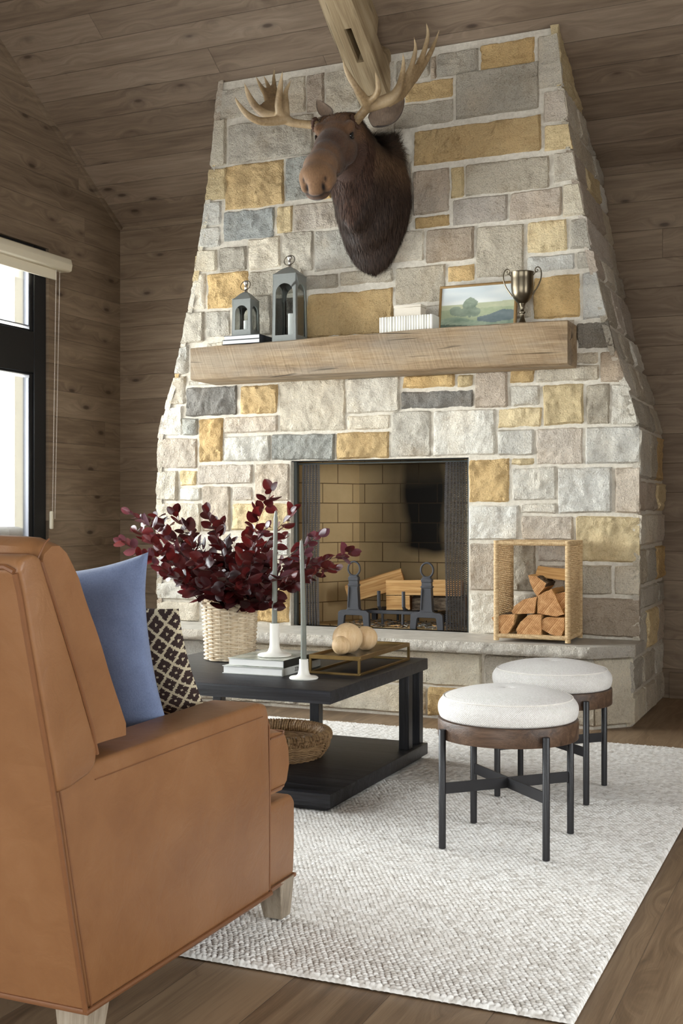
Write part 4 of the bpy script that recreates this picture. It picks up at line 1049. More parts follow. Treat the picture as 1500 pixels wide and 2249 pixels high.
for k in range(n):
    a = 2*math.pi*k/n; r0 = 0.222; pts = []
    for j in range(9):
        an = math.pi*2*j/8+0.3*math.sin(k*2.1); pts.append((bc_.x+(r0+0.019*math.cos(an))*math.cos(a+0.012*j), bc_.y+(r0+0.019*math.cos(an))*math.sin(a+0.012*j), bc_.z+0.083+0.021*math.sin(an)))
    mb.tube(pts, 0.0056, 5)
build('wrapped_rim', mb, M['seagrass'], bowl)

# ================================================================ STOOLS
def boucle():
    t = NT('cream_basketweave_fabric'); uv = t.coord('UV'); s = t.sep(uv)
    a = t.math('SINE', t.math('MULTIPLY', s[0], 6.2832)); b = t.math('SINE', t.math('MULTIPLY', s[1], 6.2832))
    h = t.math('MULTIPLY', t.math('ADD', t.math('MULTIPLY', a, b), 1.0), 0.5)
    n = t.noise(t.coord('Object'), 150, 3, 0.7)
    c = t.mix(t.math('MULTIPLY', h, 1.0), srgb(208, 202, 196), srgb(250, 247, 243)); c = t.mix(t.fr(n, .35, .7, 0.35, 0), c, srgb(180, 170, 160))
    M['boucle'] = t.fin(c, 0.95, t.bump(t.math('ADD', h, t.math('MULTIPLY', n, 0.7)), 0.7, 0.0022), spec=0.1, Sheen_Weight=0.15)
boucle(); M['black_metal'] = plain('satin_black_metal', srgb(30, 28, 30), 0.45, metal=0.1, nscale=80, nstr=0.05)
def make_stool():
    t = thing('stool', 'x', 'stool', (0, 0, 0.019))
    # cushion with its own UV weave
    prof = []; Rc = 0.2165
    z0, z1 = 0.393, 0.468
    prof = [(0.0, z0-0.004), (0.17, z0-0.004), (Rc-0.008, z0), (Rc+0.002, z0+0.012), (Rc+0.005, z0+0.035), (Rc-0.001, z0+0.052), (Rc-0.016, z0+0.066), (Rc-0.045, z0+0.078), (Rc-0.09, z0+0.089), (Rc-0.13, z0+0.094), (0.05, z0+0.096), (0.022, z0+0.094), (0.012, z0+0.088), (0.0, z0+0.086)]
    # resample smoothly
    P = []; 
    for i in range(len(prof)-1):
        for k in range(5):
            u = k/5; p0 = prof[max(0, i-1)]; p1 = prof[i]; p2 = prof[i+1]; p3 = prof[min(len(prof)-1, i+2)]
            f = lambda a, b, c, d: 0.5*((2*b)+(-a+c)*u+(2*a-5*b+4*c-d)*u*u+(-a+3*b-3*c+d)*u**3)
            P.append((max(0, f(p0[0], p1[0], p2[0], p3[0])), f(p0[1], p1[1], p2[1], p3[1])))
    P.append(prof[-1]); n = 72; vs = []; uv = []; fs = []; al = [0]
    for i in range(1, len(P)): al.append(al[-1]+math.dist(P[i], P[i-1]))
    for r, z in P:
        for k in range(n): a = 2*math.pi*k/n; vs.append((r*math.cos(a), r*math.sin(a), z))
    for i in range(len(P)-1):
        for k in range(n):
            l = (k+1) % n; fs.append((i*n+k, i*n+l, (i+1)*n+l, (i+1)*n+k))
            topface = P[i][0] < Rc-0.03 and i > 20
            for (ii, kk) in ((i, k), (i, k+1), (i+1, k+1), (i+1, k)):
                r, z = P[ii]; a = 2*math.pi*kk/n
                if topface: uv.append((r*math.cos(a)/0.0066, r*math.sin(a)/0.0066))
                else: uv.append((a*0.21/0.0066, al[ii]/0.0066))
    me = bpy.data.meshes.new('seat_cushion'); me.from_pydata(vs, [], fs); me.materials.append(M['boucle']); me.polygons.foreach_set('use_smooth', [True]*len(fs))
    ul = me.uv_layers.new(name='UVMap'); ul.data.foreach_set('uv', np.array(uv, dtype=np.float32).ravel())
    o = bpy.data.objects.new('seat_cushion', me); COL.objects.link(o); o.parent = t
    mb = MB(); mb.sphere((0, 0, z0+0.089), (0.011, 0.011, 0.004), seg=16, rings=8); build('button', mb, M['boucle_btn'], o, local=True)
    mb = MB(); mb.tube([((Rc-0.013)*math.cos(2*math.pi*k/72), (Rc-0.013)*math.sin(2*math.pi*k/72), z0+0.066) for k in range(72)], 0.0022, 5, closed=True)
    build('piping', mb, M['boucle_btn'], o, local=True)
    mb = MB(); mb.lathe([(0.19, 0.334), (0.2205, 0.334), (0.2215, 0.336), (0.2215, 0.389), (0.2200, 0.3915), (0.205, 0.392), (0.0, 0.390)], (0, 0, 0), 72); build('wood_band', mb, M['walnut'], t, local=True)
    mb = MB(); mb.lathe([(0.0, 0.336), (0.20, 0.336), (0.20, 0.345), (0, 0.345)], (0, 0, 0), 48); build('seat_deck', mb, M['black_metal'], t, local=True)
    q = 0.1635
    for sx in (-1, 1):
        for sy in (-1, 1):
            mb = MB(); mb.lathe([(0.0, 0.0), (0.010, 0.0), (0.0112, 0.001), (0.0112, 0.367), (0.010, 0.3685), (0, 0.3685)], (sx*q, sy*q, 0), 20); build('leg', mb, M['black_metal'], t, local=True)
    for s in (1, -1):
        mb = MB(); rot = Matrix.Rotation(R(45*s), 3, 'Z'); mb.box((-q*1.414, -0.003, 0.168), (q*1.414, 0.003, 0.202), rot=rot); 
        build('cross_brace', mb, M['black_metal'], t, local=True)
    return t
M['boucle_btn'] = plain('cream_piping', srgb(226, 220, 212), 0.9)
st = make_stool(); st['label'] = 'nearer round stool with cream woven cushion, its whole seat in view'; st.location = (-1.015, 3.642, 0.019); st['group'] = 'round cushioned stools by the hearth'
s2 = copy_tree(st); s2['label'] = 'further round cream stool, its cushion overlapped by the nearer one'; s2.location = (-1.047, 4.364, 0.019)
del st['group']; del s2['group']

# ================================================================ RUG
def rug():
    x0, x1, y0, y1 = -3.45, -0.535, 2.42, 5.405; H = 0.012
    t = NT('chunky_braided_wool'); o = t.coord('Object'); a = t.new('ShaderNodeAttribute', attribute_name='nub').outputs['Fac']
    a2 = t.new('ShaderNodeAttribute', attribute_name='tone').outputs['Fac']
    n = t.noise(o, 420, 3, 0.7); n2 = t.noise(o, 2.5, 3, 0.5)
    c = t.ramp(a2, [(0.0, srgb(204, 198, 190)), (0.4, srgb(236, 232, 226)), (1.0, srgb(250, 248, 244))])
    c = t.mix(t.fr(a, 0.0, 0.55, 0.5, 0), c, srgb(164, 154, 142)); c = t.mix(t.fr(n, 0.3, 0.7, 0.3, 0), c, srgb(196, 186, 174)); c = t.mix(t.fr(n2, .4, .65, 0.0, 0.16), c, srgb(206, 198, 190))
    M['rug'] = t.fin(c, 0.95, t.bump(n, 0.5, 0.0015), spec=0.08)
    def grid(xa, xb, ya, yb, res):
        nx = int((xb-xa)/res); ny = int((yb-ya)/res)
        X, Y = np.meshgrid(np.linspace(xa, xb, nx+1), np.linspace(ya, yb, ny+1)); return X, Y, nx, ny
    px_, py_ = 0.0150, 0.0125
    def height(X, Y):
        Yw = Y+0.0015*np.sin(X*37)+0.001*np.sin(X*91+2); row = np.floor(Yw/py_); Xs = X+0.5*px_*(row % 2)+0.0016*np.sin(row*12.9)
        cell = np.floor(Xs/px_); h1 = np.sin(cell*127.1+row*311.7)*43758.5453; h1 = h1-np.floor(h1); h2 = np.sin(cell*269.5+row*183.3)*43758.5453; h2 = h2-np.floor(h2)
        fx = Xs/px_-cell-0.5+(h1-.5)*0.22; fy = Yw/py_-row-0.5+(h2-.5)*0.22
        d = np.clip(1-((fx*1.9)**2+(fy*1.95)**2), 0, 1)**0.5
        return d*(0.75+0.5*h2), h1
    def sheet(name_parts, xa, xb, ya, yb, res):
        X, Y, nx, ny = grid(xa, xb, ya, yb, res); hgt, tn = height(X, Y)
        ex = np.minimum(X-x0, x1-X); ey = np.minimum(Y-y0, y1-Y); e = np.clip(np.minimum(ex, ey)/0.012, 0, 1); rnd = np.sqrt(np.clip(e*(2-e), 0, 1))
        wob = 0.0015*np.sin(X*60)+0.0015*np.sin(Y*55)
        Z = 0.003+(H-0.003)*rnd+0.0062*hgt*np.clip(rnd+0.25, 0, 1)
        ox = np.where(X < x0+1e-5, -1, np.where(X > x1-1e-5, 1, 0)); 
        V = np.stack([X, Y, Z], -1).reshape(-1, 3); idx = np.arange((nx+1)*(ny+1)).reshape(ny+1, nx+1)
        F = np.stack([idx[:-1, :-1], idx[:-1, 1:], idx[1:, 1:], idx[1:, :-1]], -1).reshape(-1, 4)
        return V, F, hgt.ravel(), tn.ravel()
    parts = [(x0, x1, 4.30, y1, 0.0060), (x0, -1.95, y0, 4.30, 0.0075), (-1.95, x1, 3.2, 4.30, 0.0042), (-1.95, x1, y0, 3.2, 0.0031)]
    Vs = []; Fs = []; Hs = []; Ts = []; b = 0
    for xa, xb, ya, yb, res in parts:
        V, F, h, tn = sheet('', xa, xb, ya, yb, res); Vs.append(V); Fs.append(F+b); Hs.append(h); Ts.append(tn); b += len(V)
    V = np.concatenate(Vs); F = np.concatenate(Fs); h = np.concatenate(Hs); tn = np.concatenate(Ts)
    me = bpy.data.meshes.new('area_rug'); me.vertices.add(len(V)); me.vertices.foreach_set('co', V.astype(np.float32).ravel())
    me.loops.add(len(F)*4); me.loops.foreach_set('vertex_index', F.astype(np.int32).ravel()); me.polygons.add(len(F))
    me.polygons.foreach_set('loop_start', np.arange(0, len(F)*4, 4, dtype=np.int32)); 
    me.update(calc_edges=True); me.polygons.foreach_set('use_smooth', np.ones(len(F), dtype=bool))
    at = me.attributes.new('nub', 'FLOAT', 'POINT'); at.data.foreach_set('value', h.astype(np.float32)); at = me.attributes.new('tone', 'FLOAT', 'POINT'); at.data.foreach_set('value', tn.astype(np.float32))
    me.materials.append(M['rug']); me.validate()
    o = bpy.data.objects.new('area_rug', me); COL.objects.link(o)
    tag(o, 'large off-white chunky braided wool rug under the table and stools', 'rug')
rug()
# ================================================================ ON THE MANTEL
M['old_brass'] = plain('tarnished_silver_brass', srgb(104, 94, 78), 0.3, metal=0.95, nscale=18, nstr=0.03, var=0.25)
MZ = 2.012
M['zinc'] = plain('blue_grey_painted_metal', srgb(128, 130, 126), 0.5, metal=0.2, nscale=90, nstr=0.1)
M['nickel'] = plain('brushed_nickel', srgb(196, 190, 184), 0.28, metal=0.9, nstr=0.02)
M['candle'] = plain('white_pillar_wax', srgb(242, 240, 236), 0.5, var=0.02, nstr=0.02)
def lantern(cx, cy, z, w, d, hb, hr, hf, label, arch_top, candle_h):
    t = thing('lantern', label, 'lantern', (cx, cy, z))
    def panel(W, axis, off, sgn):
        """flat side with an arched opening"""
        m = 0.019; aw = W/2-m; zb = 0.034; zs = arch_top-aw
        outer = [(-W/2, 0), (W/2, 0), (W/2, hb), (-W/2, hb)]
        inner = [(-aw, zb), (aw, zb)] + [(aw*math.cos(math.pi*k/16), zs+aw*math.sin(math.pi*k/16)) for k in range(17)]
        mb = MB(); th = 0.0035
        def P(u, v, q):
            tp = 1-0.06*v/hb
            return Vector((u*tp, sgn*(off*tp-q), v)) if axis == 'y' else Vector((sgn*(off*tp-q), u*tp, v))
        # strips around the opening: left, right, bottom, spandrels
        def strip(pts):
            bm = bmesh.new(); a = [bm.verts.new(P(u, v, 0)) for u, v in pts]; b = [bm.verts.new(P(u, v, th)) for u, v in pts]; n = len(pts)
            bm.faces.new(a); bm.faces.new(b[::-1])
            for i in range(n): bm.faces.new((a[i], b[i], b[(i+1) % n], a[(i+1) % n]))
            bmesh.ops.recalc_face_normals(bm, faces=bm.faces[:]); mb.bm(bm)
        strip([(-W/2, 0), (W/2, 0), (W/2, zb), (-W/2, zb)])
        strip([(-W/2, zb), (-aw, zb), (-aw, zs), (-W/2, zs)]); strip([(aw, zb), (W/2, zb), (W/2, zs), (aw, zs)])
        arc = [(aw*math.cos(math.pi*k/20), zs+aw*math.sin(math.pi*k/20)) for k in range(21)]
        ex = [(W/2, zs)] + [(W/2, hb)]*0
        for k in range(20):
            a, b = arc[k], arc[k+1]
            def top(p):
                ang = math.atan2(p[1]-zs, p[0]); 
                c, s = math.cos(ang), math.sin(ang); H_ = hb-zs
                kx = (W/2)/abs(c) if abs(c) > 1e-6 else 1e9; kz = H_/s if s > 1e-6 else 1e9
                q = min(kx, kz); return (c*q, zs+s*q)
            ta, tb = top(a), top(b); pts = [a, ta]
            ca = math.atan2(hb-zs, W/2)
            for cor, ang in (((W/2, hb), ca), ((-W/2, hb), math.pi-ca)):
                if math.atan2(ta[1]-zs, ta[0]) < ang-1e-6 < math.atan2(tb[1]-zs, tb[0]): pts.append(cor)
            pts += [tb, b]; strip(pts)
        return mb
    body = MB()
    for ax, W, off in (('y', w, d/2), ('x', d, w/2)):
        for s in (-1, 1):
            p = panel(W, ax, off, s); b = len(body.v); body.v += p.v; body.f += [tuple(b+i for i in f) for f in p.f]; body.m += p.m; body.sm += p.sm
    body.box((-w/2, -d/2, 0), (w/2, d/2, 0.006))
    bo = build('body', body, M['zinc'], t, local=True, merge=True)
    gl = MB(); 
    for s in (-1, 1):
        gl.box((-w/2+0.01, s*(d/2-0.007)-0.0006, 0.01), (w/2-0.01, s*(d/2-0.007)+0.0006, hb-0.03)); gl.box((s*(w/2-0.007)-0.0006, -d/2+0.01, 0.01), (s*(w/2-0.007)+0.0006, d/2-0.01, hb-0.03))
    build('glass_panes', gl, M['glass'], t, local=True)
    rf = MB(); k = 0.94; a, b = w/2*k+0.002, d/2*k+0.002; c = 0.016
    rings = [(1.0, hb-0.002), (1.0, hb+0.002), (0.72, hb+hr*0.38), (0.42, hb+hr*0.78), (0.17, hb+hr)]
    vs = []
    for q, z_ in rings: vs += [(-a*q, -b*q, z_), (a*q, -b*q, z_), (a*q, b*q, z_), (-a*q, b*q, z_)]
    fs = [(i*4+j, i*4+(j+1) % 4, (i+1)*4+(j+1) % 4, (i+1)*4+j) for i in range(len(rings)-1) for j in range(4)] + [(3, 2, 1, 0), tuple(range(16, 20))]
    rf.add(vs, fs, 0, False); build('roof', rf, M['zinc'], t, local=True)
    fn_ = MB(); zt = hb+hr; s = hf/0.05
    fn_.lathe([(0.0, 0), (0.010*s, 0), (0.007*s, 0.006*s), (0.0055*s, 0.016*s), (0.007*s, 0.02*s), (0.0055*s, 0.026*s), (0.005*s, 0.03*s), (0.0085*s, 0.035*s), (0.0105*s, 0.042*s), (0.0085*s, 0.049*s), (0, 0.053*s)], (0, 0, zt-0.002), 20)
    build('finial', fn_, M['nickel'], t, local=True)
    rg = MB(); rr = 0.0235*s; rg.tube([(rr*math.cos(2*math.pi*k/40), -0.004+0.35*rr*math.sin(2*math.pi*k/40), zt+0.006*s+rr*0.95+rr*0.93*math.sin(2*math.pi*k/40)) for k in range(40)], 0.0023, 6, closed=True)
    build('carrying_ring', rg, M['old_brass'], t, local=True)
    # the pillar candle inside is a thing of its own
    cd = thing('pillar_candle', 'white pillar candle inside the '+('taller' if hb > .3 else 'shorter')+' lantern', 'candle', (cx+0.01, cy+0.0, z+0.0065))
    mb = MB(); r = 0.0185 if hb > .3 else 0.0215
    mb.lathe([(0, 0), (r, 0), (r, candle_h-0.002), (r-0.002, candle_h), (0, candle_h-0.002)], (0, 0, 0), 28); build('wax_body', mb, M['candle'], cd, local=True)
    mb = MB(); mb.tube([(0, 0, candle_h-0.003), (0.001, 0, candle_h+0.007)], 0.001, 5); build('wick', mb, M['soot'], cd, local=True)
    return t
xs = on_y(508, 728, 5.87).x
bb = 2
M['navy_cover'] = plain('dark_book_cover', srgb(44, 46, 52), 0.45)
M['white_cover'] = plain('white_book_cover', srgb(232, 230, 224), 0.5)
bxa = on_y(487, 740, 5.86).x; bxb = on_y(568, 735, 5.86).x
book('mantel_book', bxa, bxb+0.005, 5.862, 6.05, MZ, MZ+0.025, M['navy_cover'], 'dark-covered book lying flat at the bottom of the pair on the mantel', spine='x1')
book('mantel_book', bxa+0.008, bxb+0.002, 5.866, 6.045, MZ+0.025, MZ+0.050, M['navy_cover'], 'dark-covered book directly under the shorter lantern, on another book', spine='x1')
lantern((on_y(508, 728, 5.885).x+on_y(550, 728, 5.885).x)/2, 5.885+0.06, MZ+0.0505, 0.122, 0.112, 0.205, 0.050, 0.066, 'shorter grey arched-window lantern standing on two books on the mantel', 0.172, 0.085)
lantern((on_y(598, 742, 5.862).x+on_y(649, 742, 5.862).x)/2, 5.862+0.074, MZ, 0.150, 0.145, 0.372, 0.050, 0.068, 'taller grey arched-window lantern standing directly on the mantel', 0.322, 0.155)

# fluted white box and plain box on it
M['plaster'] = plain('white_plaster', srgb(236, 232, 222), 0.6, var=0.03, nstr=0.05)
M['linen'] = plain('cream_linen', srgb(212, 202, 186), 0.8, nscale=300, nstr=0.3)
ux0, ux1 = on_y(832, 710, 5.89).x, on_y(950, 705, 5.89).x; h_ = 0.098
rw = random.Random(21); ws = [rw.uniform(0.85, 1.2) for _ in range(20)]; tot = sum(ws); x = ux0
for k, w in enumerate(ws):      # slim white books standing spine out, each one a thing
    dx = (ux1-ux0)*w/tot; r = dx/2*0.94; dy = rw.uniform(0, 0.0035); hh = h_-(0 if k in (4, 8, 12, 15) else rw.uniform(0, 0.0015))
    pts = [(r*math.cos(math.pi+math.pi*j/8), 0.004-0.007*math.sin(math.pi*j/8)) for j in range(9)] + [(r, 0.105), (-r, 0.105)]
    mb = MB(); mb.prism(pts, lambda u, v, q: Vector((u, v, q)), 0.0005, hh-0.0005, bev=0.0008, seg=1)
    o = build('white_book', mb, M['plaster']); o.location = (x+dx/2, 5.892+dy, MZ); x += dx
    tag(o, 'slim white book standing spine out in the row beside the painting on the mantel', 'book', 'slim white books in a row on the mantel')
mb = MB(); mb.box((on_y(866, 680, 5.92).x, 5.915, MZ+h_), (on_y(925, 680, 5.92).x, 5.995, MZ+h_+0.048), bev=0.002, seg=1); mb.box((on_y(866, 680, 5.92).x-0.002, 5.913, MZ+h_+0.048), (on_y(925, 680, 5.92).x+0.002, 5.997, MZ+h_+0.062), bev=0.002, seg=1)
o = build('linen_box', mb, M['linen']); tag(o, 'small plain cream box lying on top of the row of slim white books', 'box')

# landscape painting leaning on the chimney
def painting():
    t = thing('framed_painting', 'small gilt-framed landscape painting leaning behind the trophy cup', 'painting', (0, 0, 0))
    bl = Vector((on_y(962, 712, 6.0).x, 6.0, MZ)); W = on_y(1133, 705, 6.0).x-bl.x; H = 0.268
    t.location = bl+Vector((W/2, 0, 0)); t.rotation_euler = (R(-9), 0, 0); fw = 0.013
    mb = MB()
    for (x0, x1, z0, z1) in ((-W/2, W/2, 0, fw), (-W/2, W/2, H-fw, H), (-W/2, -W/2+fw, fw, H-fw), (W/2-fw, W/2, fw, H-fw)): mb.box((x0, -0.012, z0), (x1, 0.012, z1), bev=0.003, seg=2)
    build('frame', mb, M['gilt'], t, local=True)
    nx, nz = 130, 72; vs = []; colr = []; fs = []; w = W-2*fw+0.004; h = H-2*fw+0.004
    def L(a, b, k): k = max(0, min(1, k)); return tuple(x+(y-x)*k for x, y in zip(a, b))
    for j in range(nz+1):
        for i in range(nx+1):
            u, v = i/nx, j/nz; vs.append((-w/2+w*u, -0.004, fw-0.002+h*v))
            nn = noise.noise(Vector((u*6, v*10, 1)))*0.5+noise.noise(Vector((u*22, v*30, 5)))*0.3
            sky = L((224, 226, 218), (206, 214, 216), v); sky = L(sky, (242, 240, 232), 0.7*max(0, noise.noise(Vector((u*3, v*7, 9)))+0.3))
            hor = 0.60+0.03*u+0.01*nn
            c = sky
            if v < hor: c = L((186, 190, 158), (204, 204, 172), (hor-v)*3+nn)
            if v < 0.50+0.02*nn: c = L((158, 168, 136), (184, 190, 158), 0.5+nn)
            hill = 0.30+0.14*math.exp(-((u-0.88)/0.2)**2)+0.02*nn
            if v < hill and u > 0.5: c = L((104, 118, 120), (128, 138, 138), 0.5+nn)
            if v < 0.30-0.12*u+0.05*nn+0.05*math.sin(u*7): c = L((130, 148, 128), (170, 180, 156), 0.5+nn*1.4)
            if v < 0.18-0.16*u+0.03*nn: c = L((74, 88, 80), (110, 122, 104), 0.5+nn)
            for (cu, cv, ru, rv) in ((0.40, 0.58, 0.10, 0.17), (0.20, 0.46, 0.085, 0.10), (0.30, 0.42, 0.10, 0.09), (0.47, 0.42, 0.07, 0.10), (0.40, 0.44, 0.03, 0.14)):
                if ((u-cu)/ru)**2+((v-cv)/rv)**2 < 1+nn*0.8: c = L((122, 136, 120), (156, 166, 146), 0.5+nn+(v-cv)*2)
            colr.append(srgb(*c))
    for j in range(nz):
        for i in range(nx): a = j*(nx+1)+i; fs.append((a, a+1, a+nx+2, a+nx+1))
    me = bpy.data.meshes.new('canvas'); me.from_pydata(vs, [], fs); me.materials.append(M['canvas'])
    at = me.attributes.new('paint', 'FLOAT_COLOR', 'POINT'); at.data.foreach_set('color', np.array(colr, dtype=np.float32).ravel())
    o = bpy.data.objects.new('canvas', me); COL.objects.link(o); o.parent = t
    mb = MB(); mb.box((-W/2+0.005, -0.002, 0.005), (W/2-0.005, 0.006, H-0.005)); build('backing', mb, M['linen'], t, local=True)
M['gilt'] = plain('worn_gilt_wood', srgb(150, 118, 74), 0.45, metal=0.35, nscale=70, nstr=0.2, var=0.2)
t = NT('painted_canvas'); a_ = t.new('ShaderNodeAttribute', attribute_name='paint').outputs['Color']; M['canvas'] = t.fin(a_, 0.5, t.bump(t.noise(t.coord('Object'), 160, 3), 0.3, 0.001), spec=0.3)
painting()

# trophy cup
M['old_brass'] = plain('tarnished_silver_brass', srgb(104, 94, 78), 0.3, metal=0.95, nscale=18, nstr=0.03, var=0.25)
def trophy():
    c = on_y(1147, 703, 5.93); t = thing('trophy_cup', 'tarnished metal trophy cup with two scrolled handles at the right end of the mantel', 'trophy', (c.x, 5.93, MZ))
    zr = on_y(1147, 598, 5.93).z-MZ; s = zr/0.268
    prof = [(0, 0), (0.040, 0), (0.041, 0.004), (0.038, 0.008), (0.030, 0.014), (0.018, 0.028), (0.0115, 0.045), (0.0095, 0.062), (0.0105, 0.067), (0.016, 0.070), (0.0165, 0.075), (0.0105, 0.079), (0.0085, 0.084), (0.0105, 0.100), (0.0165, 0.112), (0.0175, 0.116), (0.030, 0.124), (0.046, 0.142), (0.055, 0.165), (0.0585, 0.195), (0.0588, 0.235), (0.0595, 0.262), (0.062, 0.267), (0.0605, 0.268), (0.057, 0.262), (0.056, 0.2), (0.045, 0.15), (0.02, 0.13), (0, 0.128)]
    mb = MB(); mb.lathe([(r*0.98, z*s) for r, z in prof], (0, 0, 0), 48); build('cup', mb, M['old_brass'], t, local=True)
    for sg in (-1, 1):
        mb = MB(); q = [(0.054, 0.155), (0.066, 0.172), (0.083, 0.196), (0.096, 0.226), (0.100, 0.254), (0.094, 0.278), (0.082, 0.288), (0.071, 0.284), (0.067, 0.272), (0.073, 0.264), (0.080, 0.268), (0.080, 0.275), (0.075, 0.277)]
        P = []
        for i in range(len(q)-1):
            for k in range(4):
                u = k/4; p0 = q[max(0, i-1)]; p1 = q[i]; p2 = q[i+1]; p3 = q[min(len(q)-1, i+2)]
                f = lambda a, b, c, d: 0.5*((2*b)+(-a+c)*u+(2*a-5*b+4*c-d)*u*u+(-a+3*b-3*c+d)*u**3)
                P.append((sg*f(p0[0], p1[0], p2[0], p3[0]), 0, s*f(p0[1], p1[1], p2[1], p3[1])))
        P.append((sg*q[-1][0], 0, s*q[-1][1]))
        mb.tube(P, [0.0038-0.0016*i/len(P) for i in range(len(P))], 8); build('handle', mb, M['old_brass'], t, local=True)
        mb = MB(); mb.tube([(sg*0.058, 0, 0.250*s), (sg*0.068, 0, 0.262*s), (sg*0.070, 0, 0.272*s)], 0.0025, 7); build('handle_scroll', mb, M['old_brass'], t, local=True)
trophy()

# ================================================================ FIRE TOOLS AND LOGS IN THE FIREBOX
def andiron(cx, label):
    t = thing('andiron', label, 'andiron', (cx, 6.17, ZS))
    w = 0.098; mb = MB()
    # arched front base
    mb.prism([(-w/1, 0), (-w+0.036, 0), (-w+0.042, 0.06), (-0.05, 0.066), (0.05, 0.066), (w-0.042, 0.06), (w-0.036, 0), (w, 0), (w-0.004, 0.082), (w-0.020, 0.094), (0.045, 0.096), (0.040, 0.104), (-0.040, 0.104), (-0.045, 0.096), (-w+0.02, 0.094), (-w+0.004, 0.082)], lambda u, v, q: Vector((u, q, v)), -0.012, 0.012, bev=0.002, seg=1)
    build('base', mb, M['iron'], t, local=True)
    mb = MB(); zt = 0.262
    mb.add([Vector((x*k, y*k2, z)) for z, k, k2 in ((0.10, 0.036, 0.016), (zt, 0.0275, 0.013)) for x, y in ((-1, -1), (1, -1), (1, 1), (-1, 1))], [(0, 1, 5, 4), (1, 2, 6, 5), (2, 3, 7, 6), (3, 0, 4, 7), (0, 3, 2, 1), (4, 5, 6, 7)], 0, False)
    mb.box((-0.031, -0.016, zt), (0.031, 0.016, zt+0.022), bev=0.003, seg=1); mb.box((-0.033, -0.018, 0.232), (0.033, 0.018, 0.242), bev=0.002, seg=1); mb.box((-0.025, -0.014, zt+0.02), (0.025, 0.014, zt+0.03), bev=0.002, seg=1)
    # raised edges round a sunk panel
    for sg in (-1, 1):
        mb.add([Vector((sg*a, y, z)) for (a, z) in ((0.034, 0.112), (0.027, 0.112), (0.021, 0.228), (0.0285, 0.228)) for y in (-0.0205, -0.012)], [(0, 2, 4, 6), (1, 7, 5, 3), (0, 1, 3, 2), (2, 3, 5, 4), (4, 5, 7, 6), (6, 7, 1, 0)], 0, False)
    build('post', mb, M['iron'], t, local=True)
    mb = MB(); mb.tube([(0.036*math.cos(2*math.pi*k/40), 0, zt+0.068+0.040*math.sin(2*math.pi*k/40)) for k in range(40)], 0.0058, 9, closed=True); build('ring', mb, M['iron'], t, local=True)
    mb = MB(); mb.box((-0.014, 0.0, 0.066), (0.014, 0.33, 0.082), bev=0.003, seg=1); mb.box((-0.014, 0.30, 0), (0.014, 0.33, 0.07)); build('log_rest', mb, M['iron'], t, local=True)
andiron(on_y(777.5, 1300, 6.17).x, 'cast iron andiron with ring top in the left of the firebox')
andiron(on_y(938, 1300, 6.17).x, 'cast iron andiron with ring top beside the right-hand mesh curtain')
gx0, gx1 = on_y(808, 1350, 6.2).x-.02, on_y(915, 1350, 6.2).x+0.03
gr = thing('fire_grate', 'low black iron grate holding logs between the andirons', 'grate', ((gx0+gx1)/2, 6.3, ZS))
for y in (6.215, 6.46): mb = MB(); mb.box((gx0, y, ZS+0.075), (gx1, y+0.016, ZS+0.095), bev=0.002, seg=1); build('cross_bar', mb, M['iron'], gr)
for px in (834, 888):
    x = on_y(px, 1320, 6.22).x; mb = MB(); mb.tube([(x, 6.205, ZS+0.205), (x, 6.208, ZS+0.12), (x, 6.23, ZS+0.098), (x, 6.46, ZS+0.100), (x, 6.48, ZS+0.12), (x, 6.485, ZS+0.2)], 0.0105, 8); build('grate_bar', mb, M['iron'], gr)
for x in (gx0+0.10, gx1-0.12):
    for y in (6.222, 6.468): mb = MB(); mb.tube([(x, y, ZS), (x, y, ZS+0.08)], 0.008, 8); build('leg', mb, M['iron'], gr)

def log_mats():
    t = NT('split_firewood'); o = t.coord('Object'); g = t.noise(t.map(o, (2.5, 60, 60)), 1.5, 4, 0.6, 0.5)
    M['split'] = t.fin(t.ramp(g, [(0.3, srgb(176, 128, 78)), (0.5, srgb(208, 162, 106)), (0.75, srgb(228, 190, 136))]), 0.8, t.bump(g, 0.6, 0.004), spec=0.1)
    t = NT('end_grain'); o = t.coord('Object'); s = t.sep(o)
    v = t.math('ADD', t.math('MULTIPLY', s[1], 1.0), t.math('MULTIPLY', s[2], 0.8))
    rg = t.math('SINE', t.math('MULTIPLY', t.math('ADD', v, t.math('MULTIPLY', t.noise(o, 9, 3), 0.03)), 620.0)); n = t.noise(o, 40, 4, 0.7)
    f = t.math('ADD', t.math('MULTIPLY', rg, 0.10), t.math('MULTIPLY', n, 0.9))
    M['endgrain'] = t.fin(t.ramp(f, [(0.25, srgb(150, 104, 66)), (0.5, srgb(190, 142, 96)), (0.75, srgb(218, 178, 130))]), 0.85, t.bump(f, 0.6, 0.003), spec=0.1)
    t = NT('bark'); o = t.coord('Object'); n = t.noise(t.map(o, (12, 45, 45)), 1.5, 5, 0.7); n2 = t.vor(t.map(o, (14, 40, 40)), 1, 'DISTANCE_TO_EDGE')
    M['bark'] = t.fin(t.ramp(n, [(0.3, srgb(54, 44, 36)), (0.5, srgb(96, 82, 68)), (0.75, srgb(150, 136, 116))]), 0.95, t.bump(t.math('ADD', n, n2), 1.0, 0.008), spec=0.1)
log_mats()
